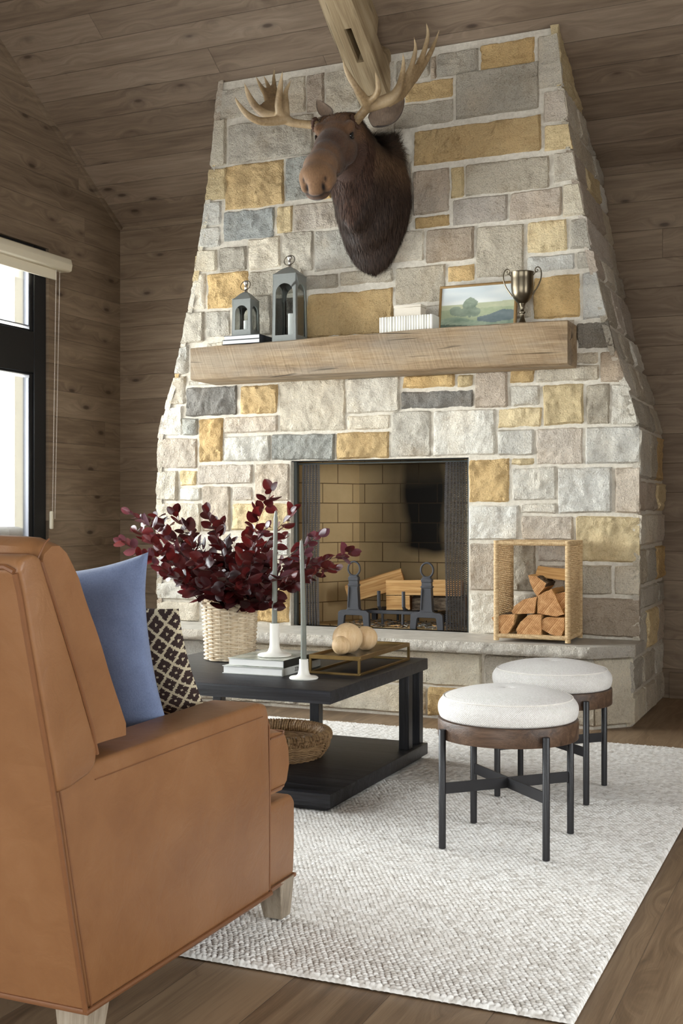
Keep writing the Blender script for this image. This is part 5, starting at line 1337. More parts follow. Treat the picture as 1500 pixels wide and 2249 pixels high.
def firewood(poly, p0, p1, label, group=None, bark=(), twist=0.0, up=Vector((0, 0, 1)), cat='log'):
    """split log: section polygon (a,b) swept from p0 to p1 with torn, uneven faces; object X axis runs along the log"""
    p0 = Vector(p0); p1 = Vector(p1); d = (p1-p0); L = d.length; d.normalize(); side = up.cross(d).normalized(); u2 = d.cross(side)
    Mx = Matrix((d, side, u2)).transposed().to_4x4(); Mx.translation = p0
    pts = []; bk = []
    for i in range(len(poly)):
        a = Vector(poly[i]); b = Vector(poly[(i+1) % len(poly)]); n = max(2, int((b-a).length/0.008))
        for j in range(n): pts.append(a+(b-a)*j/n); bk.append(i in bark)
    n = len(pts); c = sum(pts, Vector((0, 0)))/n; m = max(8, int(L/0.014)); sd = random.uniform(0, 90); vs = []
    for k in range(m+1):
        t = k/m; sc = 1+0.05*noise.noise(Vector((t*2, sd, 0)))
        for j, p in enumerate(pts):
            q = (p-c)*sc; an = twist*t; q = Vector((q.x*math.cos(an)-q.y*math.sin(an), q.x*math.sin(an)+q.y*math.cos(an)))
            r = 1+0.05*noise.noise(Vector((q.x*60+sd, q.y*60, t*L*5)))+(0.05*noise.noise(Vector((j*0.9, t*L*30, sd))) if bk[j] else 0)
            q = q*r+c; vs.append((t*L+(0.003*noise.noise(Vector((q.x*70, q.y*70, sd))) if k in (0, m) else 0), q.x, q.y))
    fs = []; mi = []
    for k in range(m):
        for j in range(n): fs.append((k*n+j, k*n+(j+1) % n, (k+1)*n+(j+1) % n, (k+1)*n+j)); mi.append(2 if bk[j] else 0)
    fs += [tuple(range(n))[::-1], tuple(m*n+j for j in range(n))]; mi += [1, 1]
    me = bpy.data.meshes.new('firewood_log'); me.from_pydata(vs, [], fs)
    for q in ('split', 'endgrain', 'bark'): me.materials.append(M[q])
    me.polygons.foreach_set('material_index', mi); bm = bmesh.new(); bm.from_mesh(me); bmesh.ops.recalc_face_normals(bm, faces=bm.faces[:]); bm.to_mesh(me); bm.free()
    me.polygons.foreach_set('use_smooth', [True]*len(me.polygons)); smoothmesh(me, 50)
    o = bpy.data.objects.new('firewood_log', me); COL.objects.link(o); o.matrix_world = Mx; return tag(o, label, cat, group)
tri = lambda a, b: [(-a, -b*0.5), (a, -b*0.6), (a*0.35, b*0.75), (-a*0.6, b*0.7)]
# in the firebox (section x = across, y = up)
p = on_y(760, 1326, 6.30); q = on_y(878, 1274, 6.36)
firewood(tri(0.062, 0.085), (p.x, 6.33, ZS+0.165), (q.x, 6.43, ZS+0.262), 'long pale split log rising to the right, behind the left andiron', bark=(1,))
p = on_y(845, 1305, 6.24); q = on_y(985, 1295, 6.3)
firewood([(-0.055, -0.038), (0.05, -0.045), (0.055, 0.04), (-0.045, 0.048)], (p.x, 6.285, ZS+0.218), (q.x+0.06, 6.36, ZS+0.222), 'bright squared split log lying highest behind the right andiron', bark=())
firewood([(-0.05, -0.04), (0.05, -0.04), (0.055, 0.025), (-0.05, 0.04)], (p.x+0.005, 6.28, ZS+0.137), (p.x+0.14, 6.30, ZS+0.14), 'short stubby log propping up the squared one in the grate', bark=(1,))
firewood([(-0.05, -0.035), (0.05, -0.035), (0.04, 0.028), (0, 0.045), (-0.04, 0.03)], (p.x+0.15, 6.31, ZS+0.133), (q.x+0.09, 6.35, ZS+0.138), 'dark bark-covered log on the grate behind the right andiron', bark=(0, 1, 2, 3, 4))
mb = MB(); rr = random.Random(3)
for k in range(420):
    x = rr.uniform(-2.70, -2.08); y = rr.uniform(6.18, 6.5); a = rr.uniform(0, 3.14); L = rr.uniform(0.008, 0.03); z = ZS+0.004+rr.uniform(0, 0.012)
    d = Vector((math.cos(a), math.sin(a), rr.uniform(-.2, .2)))*L; s_ = Vector((-math.sin(a), math.cos(a), 0))*0.0025
    p_ = Vector((x, y, z)); mb.add([p_-d-s_, p_+d-s_, p_+d+s_, p_-d+s_, p_-d-s_+Vector((0, 0, .003)), p_+d-s_+Vector((0, 0, .003)), p_+d+s_+Vector((0, 0, .003)), p_-d+s_+Vector((0, 0, .003))], [(0, 3, 2, 1), (4, 5, 6, 7), (0, 1, 5, 4), (1, 2, 6, 5), (2, 3, 7, 6), (3, 0, 4, 7)], rr.choice((0, 0, 1, 2)), False)
o = build('ash_and_splinters', mb, [plain('pale_ash', srgb(150, 146, 138), 0.9), M['bark'], M['split']]); tag(o, 'ash and wood splinters scattered on the firebox floor under the grate', 'ash', kind='stuff')

# ================================================================ RATTAN FIREWOOD HOLDER
hx0, hx1, hy0, hy1 = -1.677, -1.288, 5.745, 6.045; hz1 = ZS+0.508; pr = 0.013
hold = thing('firewood_holder', 'open rattan-wrapped firewood holder with woven sides standing on the hearth', 'log holder', ((hx0+hx1)/2, (hy0+hy1)/2, ZS))
def wrapped(a, b, r, name):
    a = Vector(a); b = Vector(b); L = (b-a).length; n = int(L/0.0066)*6; pts = [a+(b-a)*i/n for i in range(n+1)]
    mb = MB(); mb.tube(pts, [r*(1+0.13*abs(math.sin(math.pi*i/6))) for i in range(n+1)], 12); return build(name, mb, M['rattan'], hold)
for x in (hx0+pr, hx1-pr):
    for y in (hy0+pr, hy1-pr): wrapped((x, y, ZS+0.006), (x, y, hz1), pr, 'corner_post')
for y in (hy0+pr, hy1-pr):
    for z in (ZS+0.03, hz1-0.012): wrapped((hx0+pr, y, z), (hx1-pr, y, z), pr*0.86, 'rail')
for x in (hx0+pr, hx1-pr):
    for z in (ZS+0.03, hz1-0.012): wrapped((x, hy0+pr, z), (x, hy1-pr, z), pr*0.86, 'side_rail')
    mb = MB(); ns = 13
    for j in range(46):
        z = ZS+0.045+(hz1-ZS-0.07)*j/45; pts = []
        n = ns*6
        for i in range(n+1):
            t = i/n; pts.append((x+0.0042*math.cos(math.pi*(t*ns+j)), hy0+2*pr+(hy1-hy0-4*pr)*t, z+0.0015*math.sin(i*1.7+j)))
        mb.tube(pts, 0.0030, 5)
    for i in range(ns):
        y = hy0+2*pr+(hy1-hy0-4*pr)*(i+0.5)/ns; mb.tube([(x, y, ZS+0.035), (x, y, hz1-0.015)], 0.0024, 5)
    build('woven_side', mb, M['rattan'], hold)
mb = MB()
for k in range(9):
    x = hx0+0.04+(hx1-hx0-0.08)*k/8; mb.tube([(x, hy0+pr, ZS+0.03), (x, hy1-pr, ZS+0.03)], 0.006, 6)
build('slatted_base', mb, M['rattan'], hold)
# split logs stacked inside: end faces measured from the photograph, then real length back
CR = lambda x, y: (1020+x*0.29333, 1140+y*0.29333)
LOGS = [([(200, 735), (290, 715), (378, 712), (368, 790), (330, 850), (285, 872), (235, 795)], 'quarter log with pale end at the bottom left of the holder', (0, 1), 5.755),
        ([(388, 832), (420, 770), (480, 720), (572, 716), (574, 882), (400, 880)], 'squarish split log in the middle of the bottom row of the holder', (0, 1), 5.760),
        ([(583, 752), (612, 737), (747, 740), (747, 830), (722, 878), (640, 862), (577, 822)], 'rounded split log at the bottom right of the holder', (4,), 5.768),
        ([(352, 692), (375, 650), (440, 602), (541, 580), (521, 706), (365, 712)], 'wedge log with bark edge in the second row, left side', (0, 1, 2), 5.775),
        ([(546, 575), (652, 522), (745, 712), (690, 733), (546, 706)], 'big pale triangular split log in the second row of the holder', (), 5.780),
        ([(672, 560), (752, 545), (752, 668), (735, 680)], 'narrow split log against the right woven side of the holder', (0,), 5.80),
        ([(476, 420), (542, 430), (612, 482), (600, 510), (545, 578), (522, 548), (492, 480)], 'small wedge log balanced at the very top of the pile', (1, 2), 5.79)]
for pts, lab, bk, Y in LOGS:
    P = [on_y(*CR(*q), Y) for q in pts]; c = sum(P, Vector((0, 0, 0)))/len(P)
    poly = [(-(p.x-c.x)*-1, p.z-c.z) for p in P]
    poly = [(-a, b) for a, b in poly]
    firewood(poly, c, c+Vector((0, 0.245 if Y < 5.79 else 0.2, 0)), lab, bark=bk, twist=0.0)
firewood([(-0.03, -0.025), (0.03, -0.03), (0.01, 0.03)], (-1.50, 5.93, ZS+0.345), (-1.33, 5.93, ZS+0.33), 'reddish splinter log lying crosswise at the back of the pile')
# ================================================================ MOOSE SHOULDER MOUNT
def remesh(parts_mb, voxel, smooth_it, name):
    me = bpy.data.meshes.new(name); me.from_pydata([tuple(v) for v in parts_mb.v], [], parts_mb.f)
    o = bpy.data.objects.new(name, me); COL.objects.link(o)
    m = o.modifiers.new('r', 'REMESH'); m.mode = 'VOXEL'; m.voxel_size = voxel; m.use_smooth_shade = True
    s = o.modifiers.new('s', 'SMOOTH'); s.factor = 0.5; s.iterations = smooth_it
    dg = bpy.context.evaluated_depsgraph_get(); dg.update()
    nm = bpy.data.meshes.new_from_object(o.evaluated_get(dg)); bpy.data.objects.remove(o)
    nm.name = name; return nm
moose = thing('moose_head', 'mounted bull moose head with broad antlers hanging on the stone chimney', 'mounted moose head', (-2.45, 6.09, 2.8))
P0 = Vector((-2.462, 5.60, 3.085)); tipn = Vector((-2.378, 5.09, 2.700))
HF = (tipn-P0).normalized(); HR = Vector((-HF.y, HF.x, 0)).normalized(); HR = HR if HR.x > 0 else -HR; HU = HR.cross(HF); HU = HU if HU.z > 0 else -HU
HB = Matrix((HF, HU, HR)).transposed()      # columns t, u, r
def hp(t, u, r): return P0 + HF*t + HU*u + HR*r
mb = MB()
def ell(t, u, r, rt, ru, rr, pitch=0):
    Q = HB @ Matrix.Rotation(R(pitch), 3, 'Z') if pitch else HB
    mb.sphere(hp(t, u, r), (rt, ru, rr), seg=28, rings=18, M=Q)
for a in [(0.03, -0.045, 0, .12, .095, .112), (0.10, -0.03, 0, .10, .07, .10), (0.22, -0.045, 0, .17, .078, .088), (0.36, -0.045, 0, .15, .072, .078),
          (0.49, -0.052, 0, .12, .080, .086), (0.575, -0.075, 0, .085, .084, .092), (0.612, -0.105, 0, .055, .068, .080),
          (0.10, -0.125, 0, .13, .085, .088), (0.22, -0.14, 0, .15, .055, .062), (0.38, -0.14, 0, .16, .042, .048), (0.525, -0.160, 0, .070, .030, .045), (0.50, -0.12, 0, .10, .06, .066)]: ell(*a)
for s in (-1, 1):
    ell(0.105, 0.010, 0.082*s, .048, .030, .028)      # brow over the eye
    ell(0.17, -0.095, 0.072*s, .10, .065, .042); ell(0.34, -0.10, 0.045*s, .12, .05, .035)        # cheek
    ell(0.565, -0.085, 0.052*s, .065, .05, .040)      # nostril pad
    ell(-0.03, -0.005, 0.075*s, .04, .04, .035)       # antler pedicle
# neck and shoulders back to the wall
X_ = -2.45
def wsph(x, y, z, rx, ry_, rz, rot=0): mb.sphere((X_+x, y, z), (rx, ry_, rz), seg=28, rings=18, M=Matrix.Rotation(R(rot), 3, 'X') if rot else None)
wsph(0.0, 5.66, 3.02, .118, .13, .13); wsph(0.005, 5.74, 2.95, .138, .15, .175, -30); wsph(0.01, 5.84, 2.86, .165, .16, .23, -25)
wsph(0.015, 5.95, 2.80, .20, .14, .30, -12); wsph(0.015, 6.04, 2.78, .215, .10, .335); wsph(0.0, 6.035, 2.575, .175, .10, .14); wsph(0.0, 6.04, 2.485, .13, .085, .10); wsph(-0.02, 5.97, 2.64, .14, .10, .15, -20)
wsph(0.01, 6.05, 3.03, .13, .09, .10); wsph(0.0, 5.80, 2.72, .10, .09, .17, -20)
bodym = remesh(mb, 0.0085, 9, 'head_and_neck')
n = len(bodym.vertices); V = np.empty(n*3); bodym.vertices.foreach_get('co', V); V = V.reshape(-1, 3)
Nn = np.empty(n*3); bodym.vertices.foreach_get('normal', Nn); Nn = Nn.reshape(-1, 3)
Hm = np.array([HF, HU, HR]); L = (V-np.array(P0)) @ Hm.T     # t,u,r
def dent(t, u, r, rad, depth, ax=(1, 1, 1)):
    global V
    d = np.sqrt((((L-np.array([t, u, r]))/np.array(ax))**2).sum(1))/rad; w = np.exp(-d**2*2.2)
    V = V - Nn*(depth*w)[:, None]; return w
# nostrils, eye sockets, mouth line, groove below the brow
wn = np.zeros(n)
for s in (-1, 1):
    wn = np.maximum(wn, dent(0.645, -0.100, 0.046*s, 0.030, 0.032, (0.9, 1.6, 0.75)))
    wn = np.maximum(wn, 0.9*dent(0.630, -0.062, 0.058*s, 0.015, 0.016, (1.2, 1.8, 0.8)))
    dent(0.135, -0.035, 0.088*s, 0.026, 0.009)
wm = np.exp(-((L[:, 1]+0.145+0.02*np.sin(L[:, 0]*9))/0.0085)**2)*(L[:, 0] > 0.36)*np.clip((L[:, 0]-0.36)/0.05, 0, 1)*(L[:, 0] < 0.66)
V = V - Nn*(0.010*wm)[:, None]
ed = np.empty(len(bodym.edges)*2, dtype=np.int32); bodym.edges.foreach_get('vertices', ed); ed = ed.reshape(-1, 2); dg_ = np.bincount(ed.ravel(), minlength=n).astype(float)
wk = np.clip((V[:, 1]-5.60)/0.14, 0, 1)**1.5*0.65+0.02
for _ in range(90):
    A = np.zeros_like(V); np.add.at(A, ed[:, 0], V[ed[:, 1]]); np.add.at(A, ed[:, 1], V[ed[:, 0]]); V = V+(A/dg_[:, None]-V)*wk[:, None]
V[:, 1] = np.minimum(V[:, 1], 6.088)
bodym.vertices.foreach_set('co', (V-np.array(moose.location)).ravel())
# coat colours: dark chocolate neck, warm brown face, paler muzzle
def sm(x, a, b): return np.clip((x-a)/(b-a), 0, 1)
dark = np.array(srgb(56, 43, 36)[:3]); face = np.array(srgb(104, 76, 54)[:3]); muz = np.array(srgb(124, 94, 68)[:3]); cheek = np.array(srgb(70, 50, 40)[:3]); blk = np.array(srgb(26, 20, 18)[:3])
c = np.tile(dark, (n, 1)); mx = lambda c, d, w: c*(1-w[:, None])+d*w[:, None]
inh = sm(L[:, 0], -0.08, 0.03)*(V[:, 1] < 5.72)
c = mx(c, cheek, inh); c = mx(c, face, inh*sm(L[:, 1], -0.11, -0.01)); c = mx(c, np.array(srgb(66, 46, 38)[:3]), inh*0.75*np.exp(-((L[:, 0]-0.29)/0.10)**2)*sm(L[:, 1], -.1, 0))
c = mx(c, face, inh*0.8*np.exp(-((L[:, 0]-0.10)/0.07)**2)*sm(L[:, 1], -.1, -.02)); c = mx(c, muz, inh*sm(L[:, 0], 0.34, 0.62)*sm(L[:, 1], -0.16, -0.10)); c = mx(c, blk, np.clip(wn*2.2-0.5, 0, 1)); c = mx(c, blk, wm*0.9)
c = mx(c, blk, inh*sm(L[:, 0], 0.46, 0.5)*sm(-L[:, 1], 0.158, 0.17)*0.8)
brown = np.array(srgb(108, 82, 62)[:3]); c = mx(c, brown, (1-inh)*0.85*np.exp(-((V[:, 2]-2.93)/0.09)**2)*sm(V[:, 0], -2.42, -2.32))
for s in (-1, 1): c = mx(c, blk, 0.8*np.exp(-(((L-np.array([0.145, -0.03, 0.088*s]))/np.array([0.036, 0.02, 0.03]))**2).sum(1)))
def fur_mat():
    t = NT('moose_coat'); a = t.new('ShaderNodeAttribute', attribute_name='coat').outputs['Color']; o = t.coord('Object')
    n1 = t.noise(t.map(o, (120, 120, 26)), 1.5, 4, 0.7); n2 = t.noise(o, 14, 3)
    c = t.mix(1.0, a, t.ramp(t.math('ADD', t.math('MULTIPLY', n1, .6), t.math('MULTIPLY', n2, .4)), [(0.3, G(0.62)), (0.7, (1.35, 1.3, 1.25, 1))]), 'MULTIPLY')
    M['fur'] = t.fin(c, 0.75, t.bump(n1, 0.45, 0.003), spec=0.18, Sheen_Weight=0.15)
    t = NT('moose_hair'); a = t.new('ShaderNodeAttribute', attribute_name='coat').outputs['Color']; M['hair'] = t.fin(a, 0.6, spec=0.25)
fur_mat()
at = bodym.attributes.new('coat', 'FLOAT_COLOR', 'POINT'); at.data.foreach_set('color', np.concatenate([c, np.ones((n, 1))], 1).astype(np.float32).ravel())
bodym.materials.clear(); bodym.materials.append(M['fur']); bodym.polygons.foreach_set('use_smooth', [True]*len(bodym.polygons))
bo = bpy.data.objects.new('head_and_neck', bodym); COL.objects.link(bo); bo.parent = moose
# hair laid over the coat: short on the face, long on neck, throat and hump
def hair(count, seed=1):
    rg = np.random.default_rng(seed); pc = len(bodym.polygons); ce = np.empty(pc*3); no = np.empty(pc*3); ar = np.empty(pc)
    bodym.polygons.foreach_get('center', ce); bodym.polygons.foreach_get('normal', no); bodym.polygons.foreach_get('area', ar)
    ce = ce.reshape(-1, 3)+np.array(moose.location); no = no.reshape(-1, 3); Lc = (ce-np.array(P0)) @ Hm.T
    inh = (np.clip((Lc[:, 0]+0.02)/0.12, 0, 1))*(ce[:, 1] < 5.66)
    w = ar*(1-0.55*inh)*(Lc[:, 0] < 0.5)*(ce[:, 1] < 6.085); w /= w.sum(); ix = rg.choice(pc, count, p=w)
    p = ce[ix]+rg.normal(0, 0.003, (count, 3)); nn = no[ix]; ih = inh[ix]
    # lay direction: along the face backwards on the head, down and back on the neck
    d_face = -np.array(HF)[None, :]*1.0+np.array([0, 0, -0.15])[None, :]; d_neck = np.array([0, 0.25, -1.0])[None, :]
    hump = np.exp(-((ce[ix][:, 2]-3.06)/0.07)**2)*np.clip((ce[ix][:, 1]-5.85)/0.1, 0, 1); 
    d = d_face*ih[:, None]+d_neck*(1-ih)[:, None]+hump[:, None]*np.array([0.3, -0.1, 1.5])[None, :]
    d = d - nn*(d*nn).sum(1)[:, None]*0.92; d /= np.linalg.norm(d, axis=1)[:, None]+1e-6
    ln = (0.010+0.026*(1-ih)+0.06*hump)*rg.uniform(0.6, 1.3, count)
    d = d + nn*(0.30-0.16*ih+0.2*hump)[:, None] + rg.normal(0, 0.13, (count, 3))
    side = np.cross(d, nn); side /= np.linalg.norm(side, axis=1)[:, None]+1e-6; wd = (0.0007+0.0008*(1-ih))[:, None]
    m1 = p+d*(ln*0.55)[:, None]; t1 = p+d*ln[:, None]-nn*(ln*0.16)[:, None]+np.array([0, 0, -0.004])[None, :]*(1-ih)[:, None]
    vs = np.stack([p-side*wd, p+side*wd, m1+side*wd*0.8, m1-side*wd*0.8, t1], 1).reshape(-1, 3)-np.array(moose.location)
    b = np.arange(count)*5; fs = [tuple(x) for x in np.stack([b, b+1, b+2, b+3], 1).tolist()]+[tuple(x) for x in np.stack([b+3, b+2, b+4], 1).tolist()]
    cc = np.empty(n*4, dtype=np.float32); bodym.attributes['coat'].data.foreach_get('color', cc); cc = cc.reshape(-1, 4)
    v0 = np.array([bodym.polygons[int(i)].vertices[0] for i in ix]); col = cc[v0][:, :3]*rg.uniform(0.5, 1.9, (count, 1))*(1-0.45*hump[:, None])
    col = np.repeat(np.concatenate([col, np.ones((count, 1))], 1), 5, 0)
    me = bpy.data.meshes.new('coat_hair'); me.from_pydata(vs.tolist(), [], fs); me.materials.append(M['hair'])
    at = me.attributes.new('coat', 'FLOAT_COLOR', 'POINT'); at.data.foreach_set('color', col.astype(np.float32).ravel())
    o = bpy.data.objects.new('coat_hair', me); COL.objects.link(o); o.parent = bo; o['kind'] = 'stuff'
hair(52000)
# throat flap
mb = MB(); pts = [on_y(752, 452, 5.80), on_y(757, 470, 5.80), on_y(763, 487, 5.81), on_y(767, 498, 5.82)]
mb.tube(pts, [0.030, 0.027, 0.020, 0.008], 14, flat=1.3); build('throat_bell', mb, M['fur'], moose)
me = moose.children[-1].data; a_ = me.attributes.new('coat', 'FLOAT_COLOR', 'POINT'); a_.data.foreach_set('color', np.array([srgb(58, 50, 50)]*len(me.vertices), dtype=np.float32).ravel())
# eyes
M['eye'] = plain('glossy_dark_eye', srgb(18, 12, 10), 0.06, spec=0.8, nstr=0.0)
for s in (-1, 1):
    mb = MB(); mb.sphere(hp(0.135, -0.030, 0.0865*s), 0.0165, seg=20, rings=12); build('eye', mb, M['eye'], moose)
    mb = MB(); c = hp(0.135, -0.030, 0.092*s); 
    mb.tube([c+HF*0.021*math.cos(2*math.pi*k/24)+HU*0.0135*math.sin(2*math.pi*k/24)+HR*s*(0.006-0.004*abs(math.cos(2*math.pi*k/24))) for k in range(24)], 0.0036, 7, closed=True); build('eyelid', mb, M['soot'], moose)
# ears: cupped leaf shapes
def ear(base, tip, nrm, wid, name='ear'):
    base = Vector(base); tip = Vector(tip); d = tip-base; L_ = d.length; d.normalize(); nrm = Vector(nrm); sd = d.cross(nrm).normalized(); nn = sd.cross(d)
    vs = []; fs = []; nl, nw = 18, 12
    for th in (0, 1):
        for i in range(nl+1):
            t = i/nl; w = wid*0.5*(math.sin(math.pi*(t*0.86+0.13))**0.75)*(1 if t < 0.96 else 0.5)
            for j in range(nw+1):
                s = 2*j/nw-1; cup = -(1-s*s)*w*(0.95-0.55*t)
                p = base+d*(L_*t)+sd*(w*s*(0.86))+nn*(cup-0.006*th-0.02*math.sin(math.pi*t))
                vs.append(p)
    k = (nl+1)*(nw+1)
    for th in (0, 1):
        for i in range(nl):
            for j in range(nw):
                q = (th*k+i*(nw+1)+j, th*k+i*(nw+1)+j+1, th*k+(i+1)*(nw+1)+j+1, th*k+(i+1)*(nw+1)+j); fs.append(q if th else q[::-1])
    for i in range(nl):
        for j in (0, nw):
            q = (i*(nw+1)+j, (i+1)*(nw+1)+j, k+(i+1)*(nw+1)+j, k+i*(nw+1)+j); fs.append(q)
    for j in range(nw): fs.append((nl*(nw+1)+j, nl*(nw+1)+j+1, k+nl*(nw+1)+j+1, k+nl*(nw+1)+j))
    mb = MB(); mb.add(vs, fs, 0, True); o = build(name, mb, M['fur'], moose)
    inner = np.array(srgb(150, 132, 116)); outer = np.array(srgb(72, 56, 46)); col = np.array([(inner if q < k else outer) for q in range(2*k)])
    for q in range(k):
        j = q % (nw+1); 
        if j in (0, nw): col[q] = outer
    a_ = o.data.attributes.new('coat', 'FLOAT_COLOR', 'POINT'); a_.data.foreach_set('color', col.astype(np.float32).ravel())
ear(on_y(818, 266, 5.70), on_y(887, 213, 5.80), (0.05, -1, 0.0), 0.165)
ear(on_y(724, 250, 5.72), on_y(696, 219, 5.80), (0.55, -1, -0.1), 0.085)
# antlers
def antler_mat():
    t = NT('antler'); o = t.coord('Object'); n1 = t.noise(o, 9, 4, 0.6); n2 = t.noise(o, 70, 3, 0.6)
    a = t.new('ShaderNodeAttribute', attribute_name='tipness').outputs['Fac']
    c = t.ramp(t.math('ADD', t.math('MULTIPLY', n1, 0.6), t.math('MULTIPLY', n2, 0.4)), [(0.3, srgb(98, 76, 52)), (0.5, srgb(136, 112, 80)), (0.7, srgb(166, 142, 108))])
    c = t.mix(a, c, srgb(204, 180, 144)); M['antler'] = t.fin(c, 0.5, t.bump(n2, 0.5, 0.004), spec=0.35)
antler_mat()
def spline(P, m=6):
    out = []
    for i in range(len(P)-1):
        p0 = P[max(0, i-1)]; p1 = P[i]; p2 = P[i+1]; p3 = P[min(len(P)-1, i+2)]
        for k in range(m):
            u = k/m; out.append([0.5*((2*b)+(-a+c)*u+(2*a-5*b+4*c-d)*u*u+(-a+3*b-3*c+d)*u**3) for a, b, c, d in zip(p0, p1, p2, p3)])
    out.append(list(P[-1])); return out
def antler(chains, palms, name='antler'):
    mb = MB(); tips = []
    for ch in chains:
        P = []
        for (cx, cy, Y, r) in ch:
            p = on_y(480+cx*0.34667, 30+cy*0.34667, Y); P.append((p.x, p.y, p.z, r))
        S = spline(P); mb.tube([s[:3] for s in S], [max(0.0028, s[3]) for s in S], 12); tips.append(Vector(P[-1][:3]))
        mb.sphere(P[0][:3], P[0][3]*1.0, seg=14, rings=8)
    for pl in palms:           # webs between tines: thick triangles
        Q = [on_y(480+cx*0.34667, 30+cy*0.34667, Y) for cx, cy, Y in pl[0]]; th = pl[1]
        nn = (Q[1]-Q[0]).cross(Q[2]-Q[0]).normalized()
        c = sum(Q, Vector((0, 0, 0)))/len(Q); k = len(Q)
        mb.add([q+nn*th*0.5 for q in Q]+[q-nn*th*0.5 for q in Q], [tuple(range(k)), tuple(range(k, 2*k))[::-1]]+[(i, k+i, k+(i+1) % k, (i+1) % k) for i in range(k)], 0, False)
    me = remesh(mb, 0.0055, 5, name); off = moose.location
    n_ = len(me.vertices); v = np.empty(n_*3); me.vertices.foreach_get('co', v); v = v.reshape(-1, 3)
    tn = np.zeros(n_)
    for tp in tips: tn = np.maximum(tn, np.exp(-(np.linalg.norm(v-np.array(tp), axis=1)/0.07)**2))
    me.vertices.foreach_set('co', (v-np.array(off)).ravel()); at = me.attributes.new('tipness', 'FLOAT', 'POINT'); at.data.foreach_set('value', (tn*0.8).astype(np.float32))
    me.materials.clear(); me.materials.append(M['antler']); me.polygons.foreach_set('use_smooth', [True]*len(me.polygons))
    o = bpy.data.objects.new(name, me); COL.objects.link(o); o.parent = moose
# right-hand antler in the view (chains of x, y in a working grid, depth, radius)
antler([
    [(860, 690, 5.58, .026), (905, 640, 5.57, .024), (940, 600, 5.56, .026), (985, 580, 5.57, .030), (1050, 555, 5.60, .033)],
    [(945, 590, 5.55, .025), (925, 540, 5.50, .022), (880, 480, 5.44, .019), (835, 410, 5.40, .016), (805, 350, 5.37, .011), (785, 288, 5.35, .002)],
    [(940, 560, 5.54, .022), (985, 530, 5.50, .018), (1010, 490, 5.47, .016), (1008, 430, 5.45, .012), (990, 362, 5.44, .002)],
    [(1050, 555, 5.60, .033), (1110, 520, 5.62, .028), (1145, 460, 5.62, .020), (1165, 380, 5.62, .015), (1172, 310, 5.61, .010), (1167, 238, 5.60, .002)],
    [(1100, 530, 5.64, .026), (1170, 440, 5.67, .019), (1215, 350, 5.69, .015), (1240, 270, 5.69, .013), (1248, 210, 5.68, .009), (1238, 145, 5.67, .002)],
    [(1120, 540, 5.68, .024), (1210, 430, 5.73, .020), (1270, 320, 5.77, .017), (1305, 230, 5.78, .014), (1325, 150, 5.77, .011), (1325, 100, 5.76, .008), (1313, 50, 5.75, .002)],
    [(1150, 530, 5.70, .020), (1250, 400, 5.78, .018), (1330, 270, 5.83, .015), (1372, 180, 5.85, .010), (1402, 92, 5.86, .002)],
], [([(1040, 575, 5.60), (1140, 470, 5.63), (1190, 430, 5.68), (1230, 430, 5.74), (1180, 520, 5.72), (1080, 590, 5.66)], 0.022),
    ([(1190, 440, 5.68), (1235, 330, 5.70), (1290, 290, 5.78), (1330, 290, 5.83), (1250, 430, 5.77)], 0.018),
    ([(925, 560, 5.54), (985, 540, 5.52), (1050, 540, 5.60), (1010, 590, 5.58), (940, 610, 5.56)], 0.03)])
# left-hand antler in the view
antler([
    [(615, 705, 5.58, .024), (540, 700, 5.57, .022), (470, 690, 5.56, .023), (430, 670, 5.55, .028), (390, 640, 5.55, .032)],
    [(420, 670, 5.54, .026), (340, 682, 5.48, .024), (260, 680, 5.42, .021), (190, 645, 5.38, .018), (135, 585, 5.35, .012), (96, 515, 5.33, .002)],
    [(400, 650, 5.55, .030), (310, 640, 5.52, .026), (245, 600, 5.50, .022), (205, 545, 5.48, .018), (180, 490, 5.46, .012), (161, 432, 5.44, .002)],
    [(350, 620, 5.60, .026), (320, 565, 5.64, .022), (300, 510, 5.68, .018), (262, 450, 5.70, .011), (232, 388, 5.72, .002)],
    [(340, 600, 5.62, .022), (335, 530, 5.68, .019), (318, 470, 5.72, .014), (302, 430, 5.74, .009), (285, 390, 5.75, .002)],
    [(350, 600, 5.62, .022), (352, 520, 5.68, .018), (352, 460, 5.72, .014), (350, 400, 5.74, .009), (356, 335, 5.76, .002)],
    [(390, 640, 5.52, .024), (380, 580, 5.48, .021), (385, 520, 5.45, .019), (393, 450, 5.43, .014), (405, 360, 5.41, .002)],
    [(430, 650, 5.56, .020), (425, 570, 5.58, .019), (425, 500, 5.59, .014), (445, 450, 5.60, .008), (460, 420, 5.60, .002)],
], [([(280, 480, 5.69), (370, 470, 5.72), (385, 560, 5.64), (400, 640, 5.58), (330, 620, 5.58), (300, 560, 5.64)], 0.020),
    ([(240, 600, 5.50), (300, 560, 5.62), (370, 570, 5.60), (400, 650, 5.56), (310, 650, 5.53)], 0.022),
    ([(370, 560, 5.56), (430, 560, 5.59), (440, 640, 5.56), (380, 640, 5.54)], 0.018)])
